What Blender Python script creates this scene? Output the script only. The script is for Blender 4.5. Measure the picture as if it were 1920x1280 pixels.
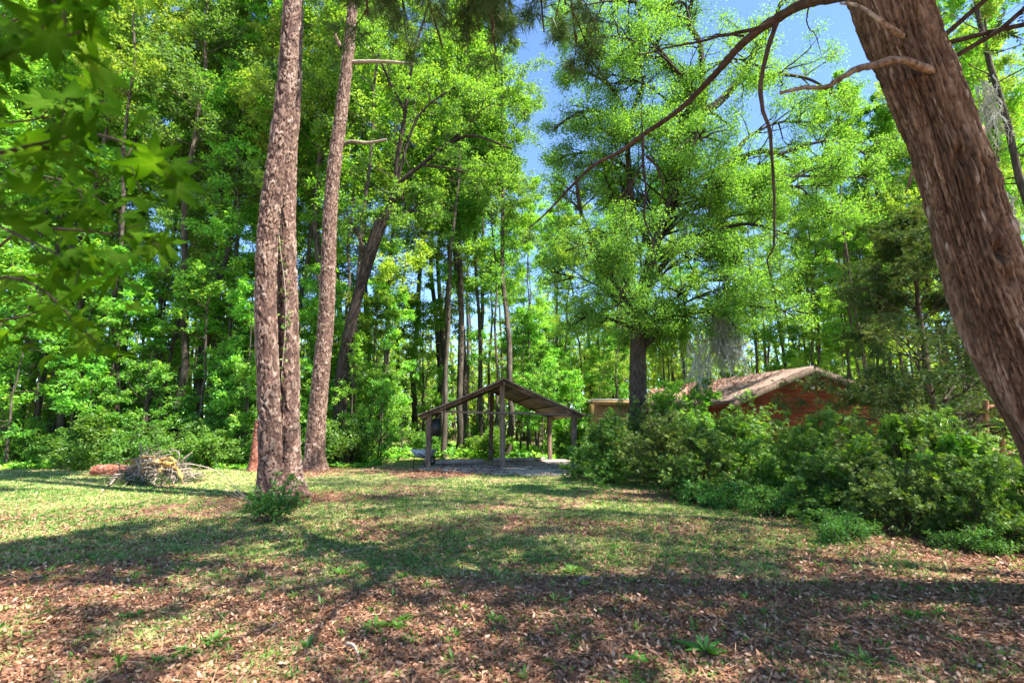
import bpy, math
import numpy as np

# ------------------------------------------------------------------ camera, world, sun, exposure
S = bpy.context.scene
for o in list(bpy.data.objects):
    bpy.data.objects.remove(o)
CAM_H, PITCH, FPX = 1.5, math.radians(9.5), 960.0
cam_d = bpy.data.cameras.new('camera')
cam_d.lens = 18.0
cam_d.sensor_width = 36.0
cam_d.clip_start = 0.05
cam_d.clip_end = 3000
cam_d.dof.use_dof = True
cam_d.dof.focus_distance = 11.0
cam_d.dof.aperture_fstop = 2.6
cam = bpy.data.objects.new('camera', cam_d)
S.collection.objects.link(cam)
cam.location = (0, 0, CAM_H)
cam.rotation_euler = (math.radians(90) + PITCH, 0, 0)
S.camera = cam

SUN_EL = math.radians(56)
SUN_AZ = math.atan2(0.87, -0.47)          # clockwise from +Y
world = bpy.data.worlds.new('World')
S.world = world
world.use_nodes = True
wn = world.node_tree
for n in list(wn.nodes):
    wn.nodes.remove(n)
sky = wn.nodes.new('ShaderNodeTexSky')
sky.sky_type = 'NISHITA'
sky.sun_disc = False
sky.sun_elevation = SUN_EL
sky.sun_rotation = SUN_AZ
sky.air_density = 1.0
sky.altitude = 1200
sky.dust_density = 0.1
sky.ozone_density = 6.0
bg = wn.nodes.new('ShaderNodeBackground')
bg.inputs[1].default_value = 0.122
wo = wn.nodes.new('ShaderNodeOutputWorld')
wn.links.new(sky.outputs[0], bg.inputs[0])
wn.links.new(bg.outputs[0], wo.inputs[0])

sun_d = bpy.data.lights.new('sun', 'SUN')
sun_d.energy = 5.0
sun_d.angle = math.radians(0.53)
sun_d.color = (1.0, 0.94, 0.84)
sun = bpy.data.objects.new('sun', sun_d)
S.collection.objects.link(sun)
to_sun = np.array([math.sin(SUN_AZ) * math.cos(SUN_EL), math.cos(SUN_AZ) * math.cos(SUN_EL), math.sin(SUN_EL)])
from mathutils import Vector
sun.rotation_euler = Vector(-to_sun).to_track_quat('-Z', 'Y').to_euler()

S.view_settings.view_transform = 'Standard'
S.view_settings.look = 'None'
S.view_settings.exposure = 1.8
S.view_settings.gamma = 1.0
S.render.engine = 'CYCLES'
S.cycles.max_bounces = 7
S.cycles.diffuse_bounces = 4
S.cycles.glossy_bounces = 2
S.cycles.transmission_bounces = 5
S.cycles.transparent_max_bounces = 4
S.cycles.caustics_reflective = False
S.cycles.caustics_refractive = False
S.cycles.use_denoising = True
S.cycles.denoising_input_passes = 'RGB_ALBEDO_NORMAL'
S.cycles.sample_clamp_indirect = 6

# ------------------------------------------------------------------ maths helpers
COL = S.collection
cp, sp = math.cos(PITCH), math.sin(PITCH)


def P(px, py, d):
    """world point seen at photo pixel (1920 wide) at depth d along the camera axis"""
    a, b = (px - 960) / FPX, (640 - py) / FPX
    return np.array([a * d, (cp - sp * b) * d, CAM_H + (sp + cp * b) * d])


def G(px, py):
    """ground point below photo pixel"""
    a, b = (px - 960) / FPX, (640 - py) / FPX
    z = sp + cp * b
    t = -CAM_H / z
    return np.array([a * t, (cp - sp * b) * t, 0.0])


def proj(p):
    x, y, z = p[0], p[1], p[2] - CAM_H
    d = y * cp + z * sp
    return 960 + FPX * x / d, 640 - FPX * (-y * sp + z * cp) / d


def nrm(v):
    v = np.asarray(v, float)
    return v / np.maximum(np.linalg.norm(v, axis=-1, keepdims=True), 1e-9)


def _h(ix, iy, seed):
    ix = ix.astype(np.int64); iy = iy.astype(np.int64)
    h = (ix * 374761393 + iy * 668265263 + seed * 1442695041) & 0xffffffff
    h = ((h ^ (h >> 13)) * 1274126177) & 0xffffffff
    h = (h ^ (h >> 16)) & 0xffffffff
    return h / 4294967295.0


def vnoise(x, y, seed=0):
    x = np.asarray(x, float); y = np.asarray(y, float)
    ix = np.floor(x); iy = np.floor(y)
    fx = x - ix; fy = y - iy
    fx = fx * fx * (3 - 2 * fx); fy = fy * fy * (3 - 2 * fy)
    a = _h(ix, iy, seed); b = _h(ix + 1, iy, seed); c = _h(ix, iy + 1, seed); d = _h(ix + 1, iy + 1, seed)
    return (a * (1 - fx) + b * fx) * (1 - fy) + (c * (1 - fx) + d * fx) * fy


def fbm(x, y, seed=0, o=4):
    s = 0; a = .5; t = 0
    for i in range(o):
        s = s + a * vnoise(x * 2 ** i, y * 2 ** i, seed + i * 17); t += a; a *= .55
    return s / t


def worley(u, v, nu, seed=0):
    """cells of size 1; u is periodic with period nu. returns F1, F2, cell random"""
    iu = np.floor(u); iv = np.floor(v)
    f1 = np.full(u.shape, 9.); f2 = np.full(u.shape, 9.); cid = np.zeros(u.shape)
    for du in (-1, 0, 1):
        for dv in (-1, 0, 1):
            cu = iu + du; cv = iv + dv; cm = np.mod(cu, nu)
            jx = cu + .15 + .7 * _h(cm, cv, seed); jy = cv + .1 + .8 * _h(cm, cv, seed + 5)
            d = np.abs(u - jx) ** 1.6 + np.abs(v - jy) ** 1.6
            d = d ** (1 / 1.6)
            new = d < f1
            f2 = np.where(new, f1, np.minimum(f2, d))
            cid = np.where(new, _h(cm, cv, seed + 9), cid)
            f1 = np.where(new, d, f1)
    return f1, f2, cid


def sstep(a, b, x):
    t = np.clip((x - a) / (b - a), 0, 1)
    return t * t * (3 - 2 * t)


def spline(pts, n):
    p = np.asarray(pts, float)
    m = len(p)
    q = np.vstack([2 * p[0] - p[1], p, 2 * p[-1] - p[-2]])
    t = np.linspace(0, m - 1 - 1e-6, n)
    i = np.floor(t).astype(int); f = (t - i)[:, None]
    a, b, c, d = q[i], q[i + 1], q[i + 2], q[i + 3]
    return .5 * ((2 * b) + (-a + c) * f + (2 * a - 5 * b + 4 * c - d) * f ** 2 + (-a + 3 * b - 3 * c + d) * f ** 3)


# ------------------------------------------------------------------ mesh building: a part is (V, F, rnd, uv)
def build_mesh(name, parts, mat=None, smooth=False):
    Vs, rn, uvl, loops, starts, totals = [], [], [], [], [], []
    off = 0; lo = 0
    for part in parts:
        V, F, R, UV = (list(part) + [None, None])[:4]
        V = np.asarray(V, np.float32).reshape(-1, 3); F = np.asarray(F, np.int64)
        n = len(V); k = F.shape[1]
        Vs.append(V)
        rn.append(np.zeros(n, np.float32) + (0.5 if R is None else np.asarray(R, np.float32)))
        uv = np.zeros((n, 2), np.float32) if UV is None else np.asarray(UV, np.float32)
        uvl.append(uv[F.ravel()])
        loops.append(F.ravel() + off)
        starts.append(lo + np.arange(len(F)) * k); totals.append(np.full(len(F), k))
        off += n; lo += F.size
    V = np.concatenate(Vs); L = np.concatenate(loops)
    me = bpy.data.meshes.new(name)
    me.vertices.add(len(V)); me.vertices.foreach_set('co', V.ravel())
    me.loops.add(len(L)); me.loops.foreach_set('vertex_index', L.astype(np.int32))
    st = np.concatenate(starts).astype(np.int32)
    me.polygons.add(len(st)); me.polygons.foreach_set('loop_start', st)
    me.polygons.foreach_set('loop_total', np.concatenate(totals).astype(np.int32))
    me.update(calc_edges=True)
    uvlay = me.uv_layers.new(name='UVMap')
    uvlay.data.foreach_set('uv', np.concatenate(uvl).astype(np.float32).ravel())
    at = me.attributes.new('rnd', 'FLOAT', 'POINT')
    at.data.foreach_set('value', np.concatenate(rn).astype(np.float32))
    if smooth:
        me.polygons.foreach_set('use_smooth', np.ones(len(st), bool))
    if mat:
        me.materials.append(mat)
    me.validate()
    return me


def obj(name, parts, mat, parent=None, smooth=False, label=None, cat=None, group=None, kind=None, loc=None):
    me = parts if isinstance(parts, bpy.types.Mesh) else build_mesh(name, parts, mat, smooth)
    o = bpy.data.objects.new(name, me)
    COL.objects.link(o)
    if parent is not None:
        o.parent = parent
    if loc is not None:
        o.location = loc
    props(o, label, cat, group, kind)
    return o


def props(o, label=None, cat=None, group=None, kind=None):
    if label: o['label'] = label
    if cat: o['category'] = cat
    if group: o['group'] = group
    if kind: o['kind'] = kind
    return o


def thing(name, label, cat, loc=(0, 0, 0), rz=0, group=None, s=1.0):
    o = bpy.data.objects.new(name, None)
    o.empty_display_size = .2
    COL.objects.link(o)
    o.location = tuple(float(v) for v in loc); o.rotation_euler = (0, 0, rz)
    o.scale = (s, s, s) if np.isscalar(s) else s
    return props(o, label, cat, group)


def copy_tree(o, parent=None):
    c = o.copy(); COL.objects.link(c)
    if parent is not None: c.parent = parent
    for ch in KIDS.get(o.name, []):
        copy_tree(ch, c)
    return c


KIDS = {}


def local(parts, base):
    b = np.asarray(base, np.float32)
    return [(np.asarray(p[0], np.float32) - b,) + tuple(p[1:]) for p in parts]


def tubes(pts, rad, sides=5, rnd=None, cap=True):
    """pts (B,n,3), rad (B,n)"""
    pts = np.asarray(pts, float); rad = np.asarray(rad, float)
    if pts.ndim == 2:
        pts = pts[None]; rad = rad[None]
    B, n, _ = pts.shape
    T = np.zeros_like(pts)
    T[:, 1:-1] = pts[:, 2:] - pts[:, :-2]; T[:, 0] = pts[:, 1] - pts[:, 0]; T[:, -1] = pts[:, -1] - pts[:, -2]
    T = nrm(T)
    mean = nrm(pts[:, -1] - pts[:, 0])
    ref = np.eye(3)[np.argmin(np.abs(mean), axis=1)]
    U = nrm(np.cross(T, ref[:, None, :])); W = np.cross(T, U)
    a = np.linspace(0, 2 * np.pi, sides, endpoint=False)
    V = pts[:, :, None] + rad[:, :, None, None] * (U[:, :, None] * np.cos(a)[None, None, :, None] + W[:, :, None] * np.sin(a)[None, None, :, None])
    V = V.reshape(-1, 3)
    seg = np.linalg.norm(np.diff(pts, axis=1), axis=2); s = np.concatenate([np.zeros((B, 1)), np.cumsum(seg, 1)], 1)
    uv = np.stack(np.broadcast_arrays(a[None, None] * rad[:, :1, None] , s[:, :, None]), -1).reshape(-1, 2)
    idx = np.arange(B * n * sides).reshape(B, n, sides)
    A = idx[:, :-1]; C = idx[:, 1:]
    F = np.stack([A, np.roll(A, -1, 2), np.roll(C, -1, 2), C], -1).reshape(-1, 4)
    r = None if rnd is None else np.broadcast_to(np.asarray(rnd, float).reshape(-1, 1, 1), (B, n, sides)).ravel()
    out = [(V, F, r, uv)]
    if cap:
        out.append((V.reshape(B, n, sides, 3)[:, -1].reshape(-1, 3), np.arange(B * sides).reshape(B, sides), None if r is None else r.reshape(B, n, sides)[:, -1].ravel(), None))
    return out


def hero_trunk(path, radii, n, sides, disp, rndf=None, flare=0.0, seed=0):
    """detailed trunk: disp(theta, s, R)->offset ; uv in metres"""
    pts = spline(path, n)
    rr = np.interp(np.linspace(0, 1, n), np.linspace(0, 1, len(radii)), radii)
    seg = np.linalg.norm(np.diff(pts, axis=0), axis=1); s = np.concatenate([[0], np.cumsum(seg)])
    rr = rr * (1 + flare * np.exp(-s / .28))
    T = np.gradient(pts, axis=0); T = nrm(T)
    U = nrm(np.cross(T, [0, 1, 0.01])); W = np.cross(T, U)
    a = np.linspace(0, 2 * np.pi, sides + 1)
    A, SS = np.meshgrid(a, s)
    R0 = radii[0]
    h, rn = disp(A, SS, R0)
    if flare:
        h = h + flare * .35 * np.exp(-SS / .3) * R0 * np.cos(A * 5 + seed)
    V = pts[:, None] + (rr[:, None] + h)[..., None] * (U[:, None] * np.cos(A)[..., None] + W[:, None] * np.sin(A)[..., None])
    uv = np.stack([A * R0, SS], -1).reshape(-1, 2)
    idx = np.arange(n * (sides + 1)).reshape(n, sides + 1)
    F = np.stack([idx[:-1, :-1], idx[:-1, 1:], idx[1:, 1:], idx[1:, :-1]], -1).reshape(-1, 4)
    return [(V.reshape(-1, 3), F, rn.ravel(), uv)], pts, rr


def boxp(c, sx, sy, sz, rz=0.0, rnd=.5):
    x, y, z = sx / 2, sy / 2, sz / 2
    V = np.array([[-x, -y, -z], [x, -y, -z], [x, y, -z], [-x, y, -z], [-x, -y, z], [x, -y, z], [x, y, z], [-x, y, z]])
    ca, sa = math.cos(rz), math.sin(rz)
    V = V @ np.array([[ca, sa, 0], [-sa, ca, 0], [0, 0, 1]]) + np.asarray(c)
    F = np.array([[0, 3, 2, 1], [4, 5, 6, 7], [0, 1, 5, 4], [1, 2, 6, 5], [2, 3, 7, 6], [3, 0, 4, 7]])
    return (V, F, rnd, V[:, [0, 2]])


def beam(p, q, w, h, up=(0, 0, 1), rnd=.5, n=6, wob=0.0, seed=0):
    """rectangular timber from p to q with slightly chamfered corners and optional unevenness"""
    p = np.asarray(p, float); q = np.asarray(q, float)
    t = nrm(q - p); u = nrm(np.cross(t, up)); v = np.cross(u, t)
    c = min(w, h) * .12
    prof = np.array([[-w / 2 + c, -h / 2], [w / 2 - c, -h / 2], [w / 2, -h / 2 + c], [w / 2, h / 2 - c], [w / 2 - c, h / 2], [-w / 2 + c, h / 2], [-w / 2, h / 2 - c], [-w / 2, -h / 2 + c]])
    rng = np.random.default_rng(seed)
    ts = np.linspace(0, 1, n)
    L = np.linalg.norm(q - p)
    ctr = p + (q - p) * ts[:, None] + wob * rng.normal(size=(n, 1)) * u + wob * rng.normal(size=(n, 1)) * v
    sc = 1 + (wob * 2) * rng.normal(size=(n, 1, 1))
    V = ctr[:, None] + sc * (prof[:, 0, None] * u + prof[:, 1, None] * v)[None]
    idx = np.arange(n * 8).reshape(n, 8)
    F = np.stack([idx[:-1], np.roll(idx[:-1], -1, 1), np.roll(idx[1:], -1, 1), idx[1:]], -1).reshape(-1, 4)
    uv = np.stack(np.broadcast_arrays(np.linspace(0, 2 * (w + h), 8)[None], (ts * L)[:, None]), -1).reshape(-1, 2)
    Vf = V.reshape(-1, 3)
    return [(Vf, F, rnd, uv), (V[0], np.arange(8)[None, ::-1], rnd, uv[:8]), (V[-1], np.arange(8)[None], rnd, uv[:8])]


def frames(n, d):
    """rotation matrices with columns (side, dir, normal)"""
    n = nrm(n); s = nrm(np.cross(d, n)); d = np.cross(n, s)
    return np.stack([s, d, n], -1)


def scatter(T, F, pos, R, sc, rnd):
    N = len(pos)
    V = np.einsum('nij,kj->nki', R, T) * np.asarray(sc).reshape(-1, 1, 1) + pos[:, None]
    k = len(T)
    Fa = (F[None] + (np.arange(N) * k)[:, None, None]).reshape(-1, F.shape[1])
    return (V.reshape(-1, 3), Fa, np.repeat(rnd, k), None)


# leaf templates: length 1 along +y, normal +z
LEAF = (np.array([[0, 0, 0], [.27, .42, .06], [0, 1, -.08], [-.27, .42, .06]]), np.array([[0, 1, 2, 3]]))
NARROW = (np.array([[0, 0, 0], [.15, .45, .03], [0, 1, -.1], [-.15, .45, .03]]), np.array([[0, 1, 2, 3]]))


def whorl(n, rng, ratio=.25, lift=.5, ln=(.7, 1)):
    V = []; F = []
    for i in range(n):
        a = 2 * np.pi * (i + rng.uniform(-.3, .3)) / n; L = rng.uniform(*ln); e = rng.uniform(.1, lift)
        d = np.array([math.cos(a) * math.cos(e), math.sin(a) * math.cos(e), math.sin(e)])
        s = np.array([-math.sin(a), math.cos(a), 0]) * ratio * L * .9
        b = len(V)
        m = d * L * .5 + np.array([0, 0, .06])
        V += [d * .05, m - s / 2 , d * L + np.array([0, 0, -.12 * L]), m + s / 2]
        F.append([b, b + 1, b + 2, b + 3])
    return np.array(V), np.array(F)


def needles(n, rng, w=.03, spread=1.2, fwd=.8):
    V = []; F = []
    for i in range(n):
        a = rng.uniform(0, 2 * np.pi); e = rng.uniform(0, spread)
        base = np.array([0, rng.uniform(0, .6), 0])
        d = nrm(np.array([math.cos(a) * math.sin(e), math.cos(e) * fwd, math.sin(a) * math.sin(e)]))
        L = rng.uniform(.45, .8); s = nrm(np.cross(d, rng.normal(size=3))) * w
        b = len(V)
        V += [base - s, base + s, base + d * L + s * .4 , base + d * L - s * .4]
        F.append([b, b + 1, b + 2, b + 3])
    return np.array(V), np.array(F)


def spray(rng, n=9, w=.05):
    """flat feathery conifer spray"""
    V = []; F = []
    def add(p, q, w):
        s = nrm(np.cross(q - p, rng.normal(size=3) * .5 + [0, 0, 1])) * w
        b = len(V); m = (p + q) / 2
        V.extend([p, m - s, q, m + s]); F.append([b, b + 1, b + 2, b + 3])
    for i in range(n):
        t = i / n
        for sgn in (-1, 1):
            p = np.array([0, t * .9, -.15 * t * t])
            L = (.42 - .25 * t) * rng.uniform(.7, 1.2)
            add(p, p + np.array([sgn * L * .75, L * .7, rng.uniform(-.22, .18)]), w)
    add(np.zeros(3), np.array([0, 1, -.2]), w * .8)
    return np.array(V), np.array(F)


# star-shaped sweetgum / maple leaf
def star_leaf():
    tips = [(-1.9, .55), (-1.02, .88), (0, 1.0), (1.02, .88), (1.9, .55)]
    out = [(0.06, -.02)]
    poly = []
    for i, (a, r) in enumerate(tips):
        if i: poly.append((.5 * (tips[i - 1][0] + a), .36))
        poly.append((a - .26, r * .62)); poly.append((a, r)); poly.append((a + .26, r * .62))
    pts = [(0, 0, 0)] + [(math.sin(a) * r, math.cos(a) * r + .0, -.18 * r * r + (.05 if r == .36 else 0)) for a, r in poly]
    V = np.array(pts); n = len(poly)
    F = np.array([[0, i + 2, i + 1] for i in range(n - 1)])
    return V * [1, 1, 1], F
STAR = star_leaf()


# ------------------------------------------------------------------ branching
def grow(rng, p0, d0, L, r0, n, up=0.0, wob=.12, tip=.25):
    B = len(p0); pts = np.zeros((B, n + 1, 3)); pts[:, 0] = p0
    d = nrm(d0); st = (np.asarray(L, float) / n).reshape(-1, 1)
    for i in range(n):
        d = nrm(d + wob * rng.normal(size=(B, 3)) + np.array([0, 0, 1.]) * up / n)
        pts[:, i + 1] = pts[:, i] + d * st
    rad = np.broadcast_to(np.asarray(r0, float).reshape(-1, 1) * np.linspace(1, tip, n + 1)[None], (B, n + 1))
    return pts, rad


def kids(rng, pts, rad, per, tmin, ang, lf, L, tmax=1.0):
    B, n, _ = pts.shape
    t = rng.uniform(tmin, tmax, size=(B, per)) * (n - 1 - 1e-4)
    i = t.astype(int); f = (t - i)[..., None]; b = np.arange(B)[:, None]
    p = pts[b, i] * (1 - f) + pts[b, i + 1] * f
    T = nrm(pts[b, i + 1] - pts[b, i])
    r = rad[b, i] * .6
    q = rng.normal(size=T.shape); q -= (q * T).sum(-1, keepdims=True) * T; q = nrm(q)
    q[..., 2] *= .6; q = nrm(q)
    a = rng.uniform(ang[0], ang[1], size=t.shape)[..., None]
    d = T * np.cos(a) + q * np.sin(a)
    Lc = (np.asarray(L).reshape(-1, 1) * rng.uniform(lf[0], lf[1], size=t.shape) * (1.15 - .6 * t / (n - 1)))
    return p.reshape(-1, 3), d.reshape(-1, 3), Lc.ravel(), r.ravel()


def leaf_pts(rng, pts, m, jit, tmin=.15, drop=0.0, dirw=.8, flat=1.0, nr=.7, up=0.0):
    B, n, _ = pts.shape
    t = rng.uniform(tmin, 1.0, size=(B, m)) * (n - 1 - 1e-4)
    i = t.astype(int); f = (t - i)[..., None]; b = np.arange(B)[:, None]
    p = pts[b, i] * (1 - f) + pts[b, i + 1] * f
    T = nrm(pts[b, i + 1] - pts[b, i])
    p = p + rng.normal(size=p.shape) * jit * [1, 1, .6]
    nn = rng.normal(size=p.shape) * nr + [0, 0, flat]
    dd = T * dirw + rng.normal(size=p.shape) * .7 + [0, 0, -drop + up]
    clump = np.repeat(rng.uniform(0, 1, size=(B, 1)), m, 1)
    rn = np.clip(.55 * clump + .45 * rng.uniform(0, 1, size=(B, m)), 0, 1)
    return p.reshape(-1, 3), nn.reshape(-1, 3), dd.reshape(-1, 3), rn.ravel()


def crown_geo(rng, P1, R1, L1, per2=6, per3=5, m=18, lf2=(.35, .6), lf3=(.4, .7), size=.13, tmpl=LEAF, jit=.1, up2=.1, up3=0.,
              flat=1.0, drop=.3, tmin2=.25, nr=.7, mesh3=True, wob=.15, ang=(.5, 1.1)):
    p, d, L, r = kids(rng, P1, R1, per2, tmin2, ang, lf2, L1)
    P2, R2 = grow(rng, p, d, L, np.maximum(r, .006), 5, up2, wob)
    p, d, L3, r = kids(rng, P2, R2, per3, .2, (.4, 1.1), lf3, L)
    P3, R3 = grow(rng, p, d, L3, np.maximum(r * .7, .004), 3, up3, wob)
    bark = tubes(P2, R2, 4, cap=False)
    if mesh3: bark += tubes(P3, R3, 3, cap=False)
    lp, ln, ld, rn = leaf_pts(rng, P3, m, jit, drop=drop, flat=flat, nr=nr)
    sc = size * rng.uniform(.65, 1.2, size=len(lp))
    T, F = tmpl
    return bark, [scatter(T, F, lp, frames(ln, ld), sc, rn)]


def tree_parts(seed, H, r, t0=.3, nl=40, Ll=3.5, el=(.1, .7), prof=None, lean=(0, 0), wob=.02, n=14, sides=8, **kw):
    rng = np.random.default_rng(seed)
    ts = np.linspace(0, 1, n)
    path = np.stack([lean[0] * ts ** 1.5 * H + np.cumsum(rng.normal(size=n)) * wob * H / n * 3, lean[1] * ts ** 1.5 * H + np.cumsum(rng.normal(size=n)) * wob * H / n * 3, ts * H], -1)
    path[0, :2] = 0
    rad = r * (1 - .85 * ts) * (1 + .35 * np.exp(-ts * H / .5))
    t = np.sort(rng.uniform(t0, .98, nl)) ** .9
    t = np.clip(t, t0 * .9, .98)
    i = (t * (n - 1)).astype(int); f = (t * (n - 1) - i)[:, None]
    p = path[i] * (1 - f) + path[np.minimum(i + 1, n - 1)] * f
    az = rng.uniform(0, 2 * np.pi, nl); e = el[0] + (el[1] - el[0]) * (t - t0) / (1 - t0) + rng.normal(size=nl) * .12
    d = np.stack([np.cos(az) * np.cos(e), np.sin(az) * np.cos(e), np.sin(e)], -1)
    x = (t - t0) / (1 - t0)
    L = Ll * (prof(x) if prof else np.clip(.55 + 1.2 * x - 1.55 * x ** 2, .2, 1)) * rng.uniform(.65, 1.15, nl)
    P1, R1 = grow(rng, p, d, L, np.maximum(r * .28 * (1.1 - t), .012), 7, .25, .1)
    trunk = tubes(path, rad, sides) + tubes(P1, R1, 5, cap=False)
    b, lv = crown_geo(rng, P1, R1, L, **kw)
    return trunk + b, lv, path


# ------------------------------------------------------------------ materials
def new_mat(name):
    m = bpy.data.materials.new(name); m.use_nodes = True
    nt = m.node_tree
    for n in list(nt.nodes): nt.nodes.remove(n)
    out = nt.nodes.new('ShaderNodeOutputMaterial')
    def N(t, **kw):
        x = nt.nodes.new(t)
        for k, v in kw.items():
            if k.startswith('i_'):
                key = k[2:]
                x.inputs[int(key) if key.isdigit() else key.replace('_', ' ')].default_value = v
            else: setattr(x, k, v)
        return x
    def K(a, b): nt.links.new(a, b)
    return m, N, K, out


def ramp(N, stops):
    r = N('ShaderNodeValToRGB'); e = r.color_ramp.elements
    while len(e) < len(stops): e.new(.5)
    for q, (p, c) in zip(e, stops):
        q.position = p; q.color = (*c, 1)
    return r


def leaf_mat(name, c0, c1, c2=None, trans=.5, tcol=(1.5, 1.45, .4), gloss=.02, rough=.5, objvar=.22):
    m, N, K, out = new_mat(name)
    at = N('ShaderNodeAttribute', attribute_name='rnd')
    rp = ramp(N, [(0, c0), (.6, c1), (1, c2 or c1)])
    K(at.outputs['Fac'], rp.inputs[0])
    oi = N('ShaderNodeObjectInfo')
    hs = N('ShaderNodeHueSaturation')
    mr = N('ShaderNodeMapRange'); mr.inputs[3].default_value = 1 - objvar; mr.inputs[4].default_value = 1 + objvar
    K(oi.outputs['Random'], mr.inputs[0]); K(mr.outputs[0], hs.inputs['Value'])
    m2 = N('ShaderNodeMapRange'); m2.inputs[3].default_value = .485; m2.inputs[4].default_value = .512
    mul = N('ShaderNodeMath', operation='MULTIPLY'); mul.inputs[1].default_value = 7.31
    fr = N('ShaderNodeMath', operation='FRACT'); K(oi.outputs['Random'], mul.inputs[0]); K(mul.outputs[0], fr.inputs[0]); K(fr.outputs[0], m2.inputs[0]); K(m2.outputs[0], hs.inputs['Hue'])
    K(rp.outputs[0], hs.inputs['Color'])
    df = N('ShaderNodeBsdfDiffuse'); K(hs.outputs[0], df.inputs[0])
    tr = N('ShaderNodeBsdfTranslucent')
    vm = N('ShaderNodeVectorMath', operation='MULTIPLY'); vm.inputs[1].default_value = tcol
    K(hs.outputs[0], vm.inputs[0]); K(vm.outputs[0], tr.inputs[0])
    mx = N('ShaderNodeMixShader'); mx.inputs[0].default_value = trans
    K(df.outputs[0], mx.inputs[1]); K(tr.outputs[0], mx.inputs[2])
    gl = N('ShaderNodeBsdfGlossy'); gl.inputs['Roughness'].default_value = rough
    gl.inputs[0].default_value = (1, 1, 1, 1)
    mg = N('ShaderNodeMixShader'); mg.inputs[0].default_value = gloss
    K(mx.outputs[0], mg.inputs[1]); K(gl.outputs[0], mg.inputs[2])
    K(mg.outputs[0], out.inputs[0])
    return m


def bark_mat(name, cols, scale=(14, 14, 3), bump=.4, dist=.02, use_uv=False, rough=.9, rndmix=0.0, rc=(0, 0, 0), detail=6):
    m, N, K, out = new_mat(name)
    tc = N('ShaderNodeTexCoord'); mp = N('ShaderNodeMapping'); mp.inputs['Scale'].default_value = scale
    K(tc.outputs['UV' if use_uv else 'Object'], mp.inputs[0])
    nz = N('ShaderNodeTexNoise'); nz.inputs['Scale'].default_value = 1; nz.inputs['Detail'].default_value = detail; nz.inputs['Roughness'].default_value = .65
    K(mp.outputs[0], nz.inputs[0])
    rp = ramp(N, cols); K(nz.outputs[0], rp.inputs[0])
    col = rp.outputs[0]
    # broad blotches
    n2 = N('ShaderNodeTexNoise'); n2.inputs['Scale'].default_value = 1.3; n2.inputs['Detail'].default_value = 3
    K(tc.outputs['Object'], n2.inputs[0])
    mr = N('ShaderNodeMapRange'); mr.inputs[1].default_value = .3; mr.inputs[2].default_value = .7; mr.inputs[3].default_value = .6; mr.inputs[4].default_value = 1.3
    K(n2.outputs[0], mr.inputs[0])
    vm = N('ShaderNodeVectorMath', operation='SCALE'); K(col, vm.inputs[0]); K(mr.outputs[0], vm.inputs['Scale']); col = vm.outputs[0]
    if rndmix:
        at = N('ShaderNodeAttribute', attribute_name='rnd')
        r2 = ramp(N, rc); K(at.outputs['Fac'], r2.inputs[0])
        mx = N('ShaderNodeMix', data_type='RGBA', blend_type='MIX'); mx.inputs[0].default_value = rndmix
        K(col, mx.inputs[6]); K(r2.outputs[0], mx.inputs[7]); col = mx.outputs[2]
    bs = N('ShaderNodeBsdfPrincipled'); bs.inputs['Roughness'].default_value = rough
    bs.inputs['Specular IOR Level'].default_value = .25
    K(col, bs.inputs['Base Color'])
    bp = N('ShaderNodeBump'); bp.inputs['Strength'].default_value = bump; bp.inputs['Distance'].default_value = dist
    K(nz.outputs[0], bp.inputs['Height']); K(bp.outputs[0], bs.inputs['Normal'])
    K(bs.outputs[0], out.inputs[0])
    return m


def plain(name, c, rough=.8, var=.15, scale=8, bump=.1, metal=0.0):
    m, N, K, out = new_mat(name)
    tc = N('ShaderNodeTexCoord'); nz = N('ShaderNodeTexNoise'); nz.inputs['Scale'].default_value = scale; nz.inputs['Detail'].default_value = 5
    K(tc.outputs['Object'], nz.inputs[0])
    c = np.array(c)
    rp = ramp(N, [(.3, tuple(c * (1 - var))), (.7, tuple(np.minimum(c * (1 + var), 1)))]); K(nz.outputs[0], rp.inputs[0])
    bs = N('ShaderNodeBsdfPrincipled'); bs.inputs['Roughness'].default_value = rough; bs.inputs['Metallic'].default_value = metal
    K(rp.outputs[0], bs.inputs['Base Color'])
    bp = N('ShaderNodeBump'); bp.inputs['Strength'].default_value = bump; bp.inputs['Distance'].default_value = .01
    K(nz.outputs[0], bp.inputs['Height']); K(bp.outputs[0], bs.inputs['Normal']); K(bs.outputs[0], out.inputs[0])
    return m


M = {}
M['leaf_forest'] = leaf_mat('forest_leaves', (.055, .18, .025), (.16, .40, .05), (.42, .62, .1))
M['leaf_under'] = leaf_mat('understory_leaves', (.07, .22, .04), (.2, .45, .07), (.42, .62, .12))
M['leaf_oak'] = leaf_mat('oak_leaves', (.09, .21, .04), (.17, .33, .06), (.27, .42, .1), gloss=.02)
M['leaf_azalea'] = leaf_mat('azalea_leaves', (.045, .13, .022), (.12, .27, .04), (.32, .45, .09), gloss=.03, trans=.45)
M['leaf_fern'] = leaf_mat('fern_leaves', (.04, .15, .03), (.10, .27, .05), trans=.4)
M['leaf_juniper'] = leaf_mat('juniper_foliage', (.035, .085, .025), (.085, .15, .04), (.22, .24, .08), trans=.3, gloss=.015)
M['leaf_pine'] = leaf_mat('pine_needles', (.04, .1, .03), (.09, .17, .05), (.16, .22, .08), trans=.2)
M['leaf_maple'] = leaf_mat('broad_lobed_leaves', (.04, .10, .006), (.08, .18, .012), (.16, .28, .03), trans=.6, gloss=.0, tcol=(1.3, 1.25, .3))
M['leaf_vine'] = leaf_mat('vine_leaves', (.07, .2, .025), (.18, .36, .045), trans=.45)
M['moss'] = leaf_mat('grey_moss', (.42, .42, .36), (.6, .6, .53), (.74, .73, .67), trans=.25, tcol=(1, 1, .9), gloss=0.0)
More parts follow.
